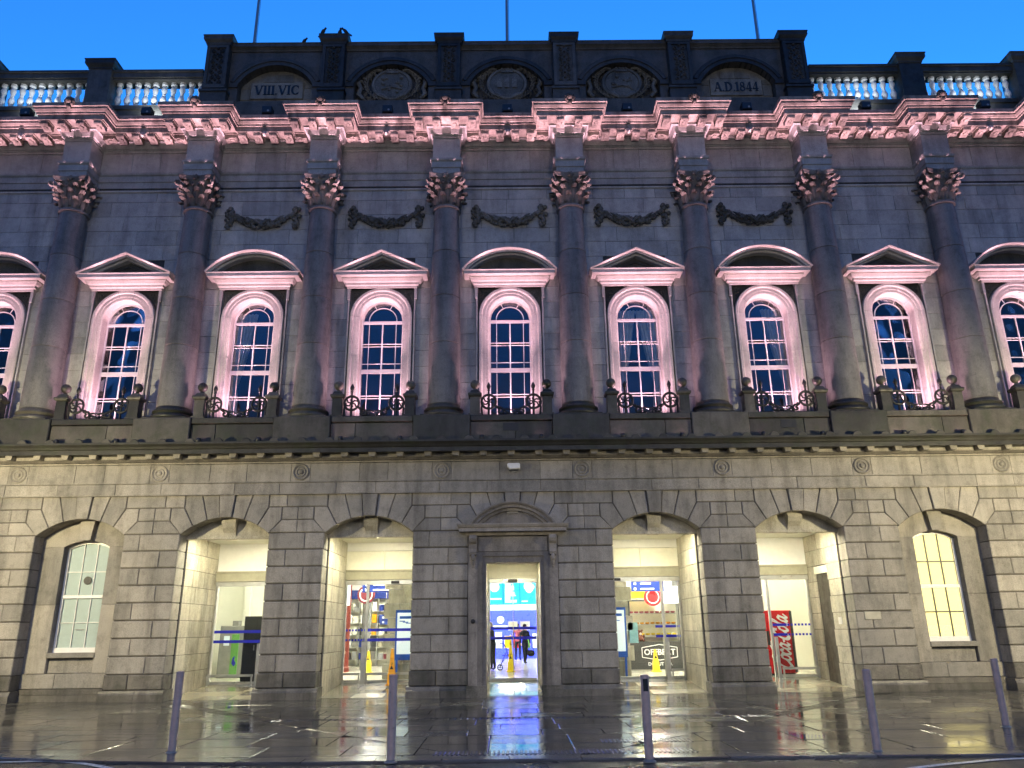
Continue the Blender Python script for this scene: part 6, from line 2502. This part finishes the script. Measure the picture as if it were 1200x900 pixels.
# no-smoking notice on the right screen's stone jamb
nsx = empty('prohibition_notice', (5.28, 3.5, 2.05))
tag(nsx, 'small round no smoking notice with a green plate under it right of the kiosk', 'notice')
MB().box(-0.09, 0.09, 0.0, 0.015, 0.0, 0.24).build('plate', 'white_print', nsx)
MB().tube([(0.06 * math.cos(a), -0.004, 0.13 + 0.06 * math.sin(a)) for a in [2 * math.pi * j / 18 for j in range(18)]], 0.012, 4, closed=True).build('ring', 'red_paint', nsx)
MB().box(-0.09, 0.09, 0.0, 0.012, -0.24, -0.02).build('lower_plate', 'green_panel', nsx)

# ------------------------------------------------------------------ people


def skin_body(verts, edges, radii, root):
    me = bpy.data.meshes.new('skeleton')
    me.from_pydata(verts, edges, [])
    o = bpy.data.objects.new('skeleton', me)
    col.objects.link(o)
    md = o.modifiers.new('s', 'SKIN')
    md.use_smooth_shade = True
    md.branch_smoothing = 0.6
    sv = me.skin_vertices[0].data
    for k, r in enumerate(radii):
        sv[k].radius = r if isinstance(r, tuple) else (r, r)
        sv[k].use_root = (k == root)
    ss = o.modifiers.new('u', 'SUBSURF')
    ss.levels = 1
    ss.render_levels = 1
    dg = bpy.context.evaluated_depsgraph_get()
    out = bpy.data.meshes.new_from_object(o.evaluated_get(dg))
    col.objects.unlink(o)
    bpy.data.objects.remove(o)
    return out


def person(label, loc, rz, height, mats, pose='stand', hair='hair_dark', coat_low=0.46):
    """mats: skin, top, trousers, shoes"""
    V, E, RR = [], [], []

    def add(p, r, par=None):
        V.append(p)
        RR.append(r)
        if par is not None:
            E.append((par, len(V) - 1))
        return len(V) - 1
    pel = add((0, 0, 0.53), (0.095, 0.075))
    wst = add((0, 0.0, 0.62), (0.085, 0.065), pel)
    lean = -0.03 if pose == 'push' else 0.0
    cst = add((0, lean, 0.74), (0.105, 0.075), wst)
    shd = add((0, lean * 1.4, 0.815), (0.075, 0.055), cst)
    nk = add((0, lean * 1.7, 0.865), 0.032, shd)
    hd = add((0, lean * 2.0 - 0.008, 0.915), (0.046, 0.055), nk)
    tp_ = add((0, lean * 2.0 - 0.004, 0.965), (0.044, 0.055), hd)
    for s in (-1, 1):
        st = 0.05 * s if pose == 'walk' else 0.012 * s
        hp = add((s * 0.052, 0, 0.50), 0.062, pel)
        kn = add((s * 0.056, -0.012 + st * 0.6, 0.285), 0.042, hp)
        an = add((s * 0.056, 0.012 + st * 1.3, 0.045), 0.027, kn)
        add((s * 0.062, -0.055 + st * 1.3, 0.018), (0.024, 0.018), an)
        sh = add((s * 0.105, lean * 1.3, 0.80), 0.042, shd)
        if pose == 'push':
            el = add((s * 0.135, lean - 0.04, 0.655), 0.030, sh)
            wr = add((s * 0.115, lean - 0.15, 0.60), 0.020, el)
            hdv = (0, -1, -0.1)
        else:
            el = add((s * 0.142, lean + 0.012, 0.645), 0.030, sh)
            wr = add((s * 0.145, lean - 0.03, 0.515), 0.019, el)
            hdv = (0, -0.25, -1)
        w0 = V[wr]
        dv = Vector(hdv).normalized()
        pm_ = add(tuple(Vector(w0) + dv * 0.030), (0.021, 0.012), wr)
        sd_ = Vector((0, 1, 0)) if pose != 'push' else Vector((1, 0, 0))
        sd_ = (sd_ - dv * sd_.dot(dv)).normalized()
        for f in range(4):
            b = Vector(V[pm_]) + sd_ * (f - 1.5) * 0.0095 + dv * 0.016
            k1 = add(tuple(b), 0.0052, pm_)
            ln_ = (0.020, 0.025, 0.023, 0.018)[f]
            k2 = add(tuple(b + dv * ln_ * 0.6 + Vector((-s * 0.004, 0, 0))), 0.0048, k1)
            add(tuple(b + dv * ln_ + Vector((-s * 0.012, 0, 0))), 0.0042, k2)
        tb = Vector(V[pm_]) - sd_ * 0.02
        t1 = add(tuple(tb), 0.0056, pm_)
        add(tuple(tb - sd_ * 0.008 + dv * 0.018), 0.0048, t1)
    V = [tuple(c * height for c in v) for v in V]
    RR = [tuple(c * height for c in r) if isinstance(r, tuple) else r * height for r in RR]
    me = skin_body(V, E, RR, 0)
    me.name = 'body'
    me.materials.clear()
    for mt in mats:
        me.materials.append(MATS[mt])
    for p in me.polygons:
        c = p.center / height
        p.use_smooth = True
        ax = abs(c.x)
        if c.z > 0.855:
            p.material_index = 0
        elif c.z < 0.05:
            p.material_index = 3
        elif c.z < coat_low and ax < 0.10:
            p.material_index = 2
        else:
            p.material_index = 1
        hand = (pose == 'push' and c.y < -0.175 and c.z > 0.5) or (pose != 'push' and ax > 0.115 and c.z < 0.51)
        if hand:
            p.material_index = 0
    t = empty('person', loc, rz)
    tag(t, label, 'person')
    o = bpy.data.objects.new('body', me)
    col.objects.link(o)
    o.parent = t
    H = height
    hy = lean * 2.0 * H
    m = MB()
    m.ball((0, hy + 0.006 * H, 0.957 * H), 0.054 * H, 12, 8, (0.98, 1.12, 0.95))
    m.ball((0, hy + 0.03 * H, 0.92 * H), 0.045 * H, 10, 7, (1.0, 0.9, 1.1))
    m.build('hair', hair, t, smooth=60)
    m = MB()
    m.ball((0, hy - 0.065 * H, 0.915 * H), 0.010 * H, 6, 5, (0.8, 1.3, 1.4))
    for s in (-1, 1):
        m.ball((s * 0.048 * H, hy, 0.92 * H), 0.011 * H, 6, 5, (0.5, 1, 1.5))
    m.build('nose_and_ears', 'skin', t, smooth=60)
    m = MB()
    for s in (-1, 1):
        m.ball((s * 0.018 * H, hy - 0.058 * H, 0.927 * H), 0.006 * H, 6, 4)
    m.box(-0.016 * H, 0.016 * H, hy - 0.062 * H, hy - 0.055 * H, 0.892 * H, 0.896 * H)
    m.build('eyes_and_mouth', 'cloth_black', t)
    return t


person('person with grey hair in a long dark coat pushing a trolley inside the centre door', (-0.72, 9.0, FZ), R(-70), 1.66, ('skin', 'cloth_black', 'cloth_black', 'cloth_black'), 'push', 'hair_grey', 0.2)
person('person in dark clothes walking with a bag deep inside the centre door', (0.55, 14.2, FZ), R(30), 1.60, ('skin', 'cloth_dark', 'cloth_dark', 'cloth_black'), 'walk', 'hair_dark')
person('person in a dark green coat at the left edge of the left glass doors', (-5.18, 3.75, FZ), R(120), 1.68, ('skin', 'cloth_green', 'cloth_dark', 'cloth_black'), 'stand', 'hair_dark', 0.4)
person('person in a pink top standing far back in the hall', (0.28, 17.8, FZ), R(160), 1.68, ('skin', 'cloth_pink', 'cloth_dark', 'cloth_black'), 'stand', 'hair_dark', 0.5)
bg = empty('shoulder_bag', (0.80, 14.1, FZ + 0.25))
tag(bg, 'dark soft bag carried by the person deep inside the centre door', 'bag')
m = MB()
m.ball((0, 0, 0.16), 0.17, 12, 8, (1.0, 0.6, 0.85))
m.build('body', 'cloth_black', bg, smooth=60)
MB().tube([(-0.12, 0, 0.26), (-0.06, 0, 0.42), (0.06, 0, 0.42), (0.12, 0, 0.26)], 0.012, 6).build('strap', 'cloth_black', bg)
# trolley / rollator
tr = empty('rollator', (-0.26, 8.85, FZ))
tag(tr, 'black wheeled walking frame pushed by the grey haired person', 'rollator')
for y in (-0.22, 0.22):
    m = MB()
    m.tube([(-0.22, y, 0.90), (-0.10, y, 0.92), (0.0, y, 0.80), (0.22, y, 0.10)], 0.014, 6)
    m.tube([(0.02, y, 0.62), (-0.20, y, 0.10)], 0.014, 6)
    m.build('frame', 'black_iron', tr)
    for x in (-0.20, 0.22):
        m = MB()
        m.tube([(x + 0.09 * math.cos(a), y, 0.095 + 0.09 * math.sin(a)) for a in [2 * math.pi * j / 16 for j in range(16)]], 0.016, 6, closed=True)
        m.tube([(x - 0.09, y, 0.095), (x + 0.09, y, 0.095)], 0.008, 4)
        m.tube([(x, y, 0.005), (x, y, 0.185)], 0.008, 4)
        m.build('wheel', 'black_plastic', tr)
MB().box(-0.12, 0.12, -0.2, 0.2, 0.50, 0.53).build('seat', 'black_plastic', tr)
m = MB()
m.tube([(-0.14, -0.22, 0.25), (0.14, 0.22, 0.55)], 0.010, 5)
m.tube([(-0.14, 0.22, 0.25), (0.14, -0.22, 0.55)], 0.010, 5)
m.build('cross_brace', 'black_iron', tr)

# ------------------------------------------------------------------ bollards
BOLL = [(-4.90, -8.60, 1.085, 'steel bollard on the wet pavement, leftmost of the five'),
        (-1.655, -9.68, 1.06, 'steel bollard before the left porch, with the yellow cone showing above it'),
        (1.62, -9.90, 1.03, 'steel bollard just right of the centre door, dark sticker near its top'),
        (4.72, -9.40, 1.03, 'steel bollard between the vending machine arch and the yellow window'),
        (7.865, -7.08, 1.05, 'steel bollard below the yellow window, rightmost and farthest back')]
for k, (x, y, h, lb) in enumerate(BOLL):
    t = empty('bollard', (x, y, -0.01))
    tag(t, lb, 'bollard', 'steel bollards along the kerb')
    r = 0.054
    MB().lathe([(r, 0.012), (r, h - 0.022)], 28).build('tube', 'steel', t, smooth=40)
    MB().lathe([(r - 0.001, h - 0.022), (r + 0.001, h - 0.018), (r + 0.001, h - 0.008), (r - 0.012, h), (0.0, h + 0.002)], 28).build('cap', 'steel', t, smooth=35)
    MB().lathe([(r + 0.03, 0.002), (r + 0.03, 0.014), (r + 0.002, 0.03), (r + 0.002, 0.04)], 28).build('base_collar', 'dull_metal', t, smooth=30)
    if k == 2:
        m = MB()
        for j in range(8):
            a0 = R(-125 + 9 * j)
            a1 = R(-125 + 9 * (j + 1))
            m.add([((r + 0.001) * math.cos(a0), (r + 0.001) * math.sin(a0), h - 0.20), ((r + 0.001) * math.cos(a1), (r + 0.001) * math.sin(a1), h - 0.20),
                   ((r + 0.001) * math.cos(a1), (r + 0.001) * math.sin(a1), h - 0.05), ((r + 0.001) * math.cos(a0), (r + 0.001) * math.sin(a0), h - 0.05)], [(0, 1, 2, 3)])
        m.build('sticker', 'black_plastic', t)

# ------------------------------------------------------------------ flagpoles, birds, floodlights
for x, nm in ((-9.02, 'left'), (0.03, 'middle'), (9.05, 'right')):
    t = empty('flagpole', (x, 2.0, 17.1))
    tag(t, 'bare grey flagpole on the roof, ' + nm + ' one of three', 'flagpole', 'flagpoles on the roof')
    MB().tube([(0, 0, 0), (0, 0, 4.0), (0, 0, 9.5)], [0.06, 0.055, 0.035], 10).build('pole', 'dull_metal', t, smooth=60)
    MB().ball((0, 0, 9.55), 0.09, 10, 8).build('finial', 'brass', t, smooth=60)
    MB().tube([(0.075, 0, 0.4), (0.07, 0, 9.3)], 0.008, 4).build('halyard', 'dark_grey', t)


def bird(x, y, z, rz, s, lb):
    t = empty('bird', (x, y, z), rz)
    tag(t, lb, 'bird', 'birds perched on the parapet')
    m = MB()
    prof = [(0.0, -0.17), (0.03, -0.15), (0.07, -0.07), (0.085, 0.0), (0.075, 0.07), (0.045, 0.12), (0.04, 0.15)]
    n = 10
    vs, fs = [], []
    for r, u in prof:
        for k in range(n):
            a = 2 * math.pi * k / n
            vs.append((r * math.cos(a), -u * 0.8 + 0.0, 0.15 + u * 0.55 + r * math.sin(a)))
    for j in range(len(prof) - 1):
        for k in range(n):
            q = (k + 1) % n
            fs.append((j * n + k, j * n + q, (j + 1) * n + q, (j + 1) * n + k))
    m.add(vs, fs)
    m.ball((0, -0.135, 0.265), 0.048, 10, 8)
    m.tube([(0, -0.17, 0.262), (0, -0.215, 0.25)], [0.014, 0.003], 5)
    m.tube([(0, 0.10, 0.07), (0, 0.24, 0.0)], [0.04, 0.03], 6)
    m.v = [(a * s, b * s, c * s) for a, b, c in m.v]
    m.build('body', 'bird', t, smooth=60)
    m = MB()
    for q in (-1, 1):
        m.tube([(q * 0.03 * s, 0.0, 0.10 * s), (q * 0.03 * s, -0.01 * s, 0.0)], 0.008 * s, 5)
        m.tube([(q * 0.03 * s, 0.02 * s, 0.004), (q * 0.03 * s, -0.045 * s, 0.004)], 0.006 * s, 4)
    m.build('legs', 'bird', t)


px = -1.5 * BAY
bird(px + 0.12, 0.45, 20.55, R(25), 0.85, 'dark bird on the second attic pier, the upright middle one')
bird(px + 0.36, 0.28, 20.47, R(-75), 0.85, 'dark bird on the second attic pier, the right one facing right')
bird(px - 0.40, 0.28, 20.47, R(60), 0.8, 'dark bird perched on the left corner of the second attic pier')
bird(-6.75, 0.45, 20.27, R(70), 0.7, 'small dark bird on the coping above the VIII VIC panel')

BN = ['far left window', 'leftmost triangular pediment', 'rounded pediment third from left', 'triangular pediment left of centre', 'centre window', 'triangular pediment right of centre',
      'rounded pediment third from right', 'rightmost triangular pediment', 'far right window']
BL = ['leftmost balustrade end', 'left balustrade next to the attic', 'VIII VIC inscription', 'left coat of arms', 'middle coat of arms', 'right coat of arms', 'A D 1844 inscription', 'right balustrade next to the attic', 'rightmost balustrade end']
for i in range(-NB, NB + 1):
    # black projector box on the cornice
    t = empty('projector_lamp', (i * BAY, 0.10, 17.10))
    tag(t, 'black box lamp on the cornice before the ' + BL[i + NB], 'floodlight', 'black box lamps on the cornice')
    MB().prism(rect(-0.15, 0.15, 0.10, 0.36), -0.14, 0.14, 0.02).build('housing', 'black_plastic', t)
    m = MB()
    for s in (-1, 1):
        m.box(s * 0.165 - 0.01, s * 0.165 + 0.01, -0.03, 0.03, 0.0, 0.25)
    m.box(-0.175, 0.175, -0.04, 0.04, 0.0, 0.02)
    m.build('bracket', 'black_iron', t)
    MB().lathe([(0.035, 0.0), (0.035, 0.006), (0.0, 0.008)], 10, (0.05, -0.14, 0.17), axis='Y').build('lens', 'mid_grey', t)
    if abs(i) >= 3:
        ld = bpy.data.lights.new('balustrade_light', 'SPOT')
        ld.energy = 26.0 * K
        ld.color = (0.80, 0.91, 1.0)
        ld.spot_size = R(150)
        ld.spot_blend = 0.8
        ld.shadow_soft_size = 0.06
        lo = bpy.data.objects.new('balustrade_light', ld)
        lo.location = (0, 0.16, 0.36)
        lo.rotation_euler = (R(132), 0, 0)
        lo.parent = t
        col.objects.link(lo)
    # pink uplight standing on the ledge behind the iron guard
    t = empty('uplight', (i * BAY, 0.20, 7.205))
    tag(t, 'pink uplight on the ledge below the ' + BN[i + NB], 'floodlight', 'pink uplights on the ledge')
    MB().prism(rect(-0.26, 0.26, 0.0, 0.09), -0.06, 0.06, 0.01).build('housing', 'black_plastic', t)
    MB().box(-0.23, 0.23, -0.045, 0.045, 0.092, 0.098).build('lens', 'pink_glow', t)
    ld = bpy.data.lights.new('uplight_wash', 'AREA')
    ld.shape = 'RECTANGLE'
    ld.size = 0.44
    ld.size_y = 0.07
    ld.spread = R(165)
    ld.energy = PINK_NEAR
    ld.color = PINK
    lo = bpy.data.objects.new('uplight_wash', ld)
    lo.location = (0, 0.0, 0.11)
    lo.rotation_euler = (R(180 - 3), 0, 0)
    lo.parent = t
    col.objects.link(lo)
    ld = bpy.data.lights.new('uplight_throw', 'SPOT')
    ld.energy = PINK_MID
    ld.color = PINK
    ld.spot_size = R(44)
    ld.spot_blend = 0.9
    ld.shadow_soft_size = 0.08
    lo = bpy.data.objects.new('uplight_throw', ld)
    MB().prism(rect(-0.07, 0.07, 0.0, 0.05), -0.40, -0.32, 0.01).build('front_head', 'black_plastic', t)
    lo.location = (0, -0.36, 0.07)
    lo.rotation_euler = (R(180 - 12), 0, 0)
    lo.parent = t
    col.objects.link(lo)
    for s in (-1, 1):
        t2 = empty('uplight', (i * BAY + s * 0.80, -0.40, 6.475))
        tag(t2, 'narrow pink uplight on the lower cornice ' + ('left' if s < 0 else 'right') + ' of the ' + BN[i + NB], 'floodlight', 'narrow pink uplights beside the columns')
        MB().lathe([(0.055, 0.0), (0.065, 0.02), (0.065, 0.10), (0.058, 0.11)], 14).build('housing', 'black_plastic', t2, smooth=40)
        MB().lathe([(0.053, 0.111), (0.0, 0.112)], 14).build('lens', 'pink_glow', t2)
        ld = bpy.data.lights.new('uplight_beam', 'SPOT')
        ld.energy = PINK_FAR
        ld.color = PINK
        ld.spot_size = R(17)
        ld.spot_blend = 0.5
        ld.shadow_soft_size = 0.05
        lo = bpy.data.objects.new('uplight_beam', ld)
        lo.location = (0, 0, 0.13)
        lo.rotation_euler = (R(180 + 2.4), 0, 0)
        lo.parent = t2
        col.objects.link(lo)

# ------------------------------------------------------------------ street lamps, one either side of the view
for s, nm in ((-1, 'left'), (1, 'right')):
    t = empty('street_lamp', (s * 13.6, -7.6, -0.02))
    tag(t, 'street lamp on the pavement beyond the ' + nm + ' edge of the view', 'street lamp', 'street lamps')
    MB().lathe([(0.16, 0.0), (0.16, 0.8), (0.10, 0.95), (0.075, 2.6), (0.06, 4.7)], 18).build('post', 'dark_grey', t, smooth=40)
    MB().tube([(0, 0, 4.6), (0, 0.3, 5.05), (0, 0.9, 5.15)], 0.045, 8).build('arm', 'dark_grey', t, smooth=50)
    MB().lathe([(0.05, 0.16), (0.22, 0.10), (0.28, 0.0), (0.24, -0.01)], 18, (0, 1.0, 5.08)).build('head', 'dark_grey', t, smooth=40)
    MB().lathe([(0.22, 0.0), (0.18, -0.08), (0.0, -0.11)], 16, (0, 1.0, 5.07)).build('lamp_glass', 'street_glow', t, smooth=40)
    ld = bpy.data.lights.new('street_light', 'SPOT')
    ld.energy = LAMP_W
    ld.color = LAMP_COL
    ld.spot_size = R(150)
    ld.spot_blend = 0.5
    ld.shadow_soft_size = 0.22
    lo = bpy.data.objects.new('street_light', ld)
    lo.location = (0, 1.0, 4.88)
    lo.rotation_euler = (R(66), 0, s * R(10))
    lo.parent = t
    col.objects.link(lo)

# two tall lamp standards across the road behind the camera light the whole front
for s, nm in ((-1, 'left'), (1, 'right')):
    t = empty('street_lamp', (s * 9.0, -29.0, -0.05))
    tag(t, 'tall double height lamp standard across the road behind the viewer, ' + nm + ' one', 'street lamp', 'street lamps')
    MB().lathe([(0.18, 0.0), (0.18, 1.0), (0.11, 1.2), (0.09, 5.0), (0.06, 9.6)], 18).build('post', 'dark_grey', t, smooth=40)
    MB().tube([(0, 0, 9.5), (0, 0.35, 9.95), (0, 1.1, 10.05)], 0.05, 8).build('arm', 'dark_grey', t, smooth=50)
    MB().lathe([(0.05, 0.16), (0.26, 0.10), (0.32, 0.0), (0.28, -0.01)], 18, (0, 1.2, 9.98)).build('head', 'dark_grey', t, smooth=40)
    MB().lathe([(0.26, 0.0), (0.2, -0.08), (0.0, -0.11)], 16, (0, 1.2, 9.97)).build('lamp_glass', 'street_glow', t, smooth=40)
    ld = bpy.data.lights.new('street_light', 'SPOT')
    ld.energy = FILL_W
    ld.color = FILL_COL
    ld.spot_size = R(150)
    ld.spot_blend = 0.4
    ld.shadow_soft_size = 0.25
    lo = bpy.data.objects.new('street_light', ld)
    lo.location = (0, 1.2, 9.75)
    lo.rotation_euler = (R(78), 0, s * R(10))
    lo.parent = t
    col.objects.link(lo)
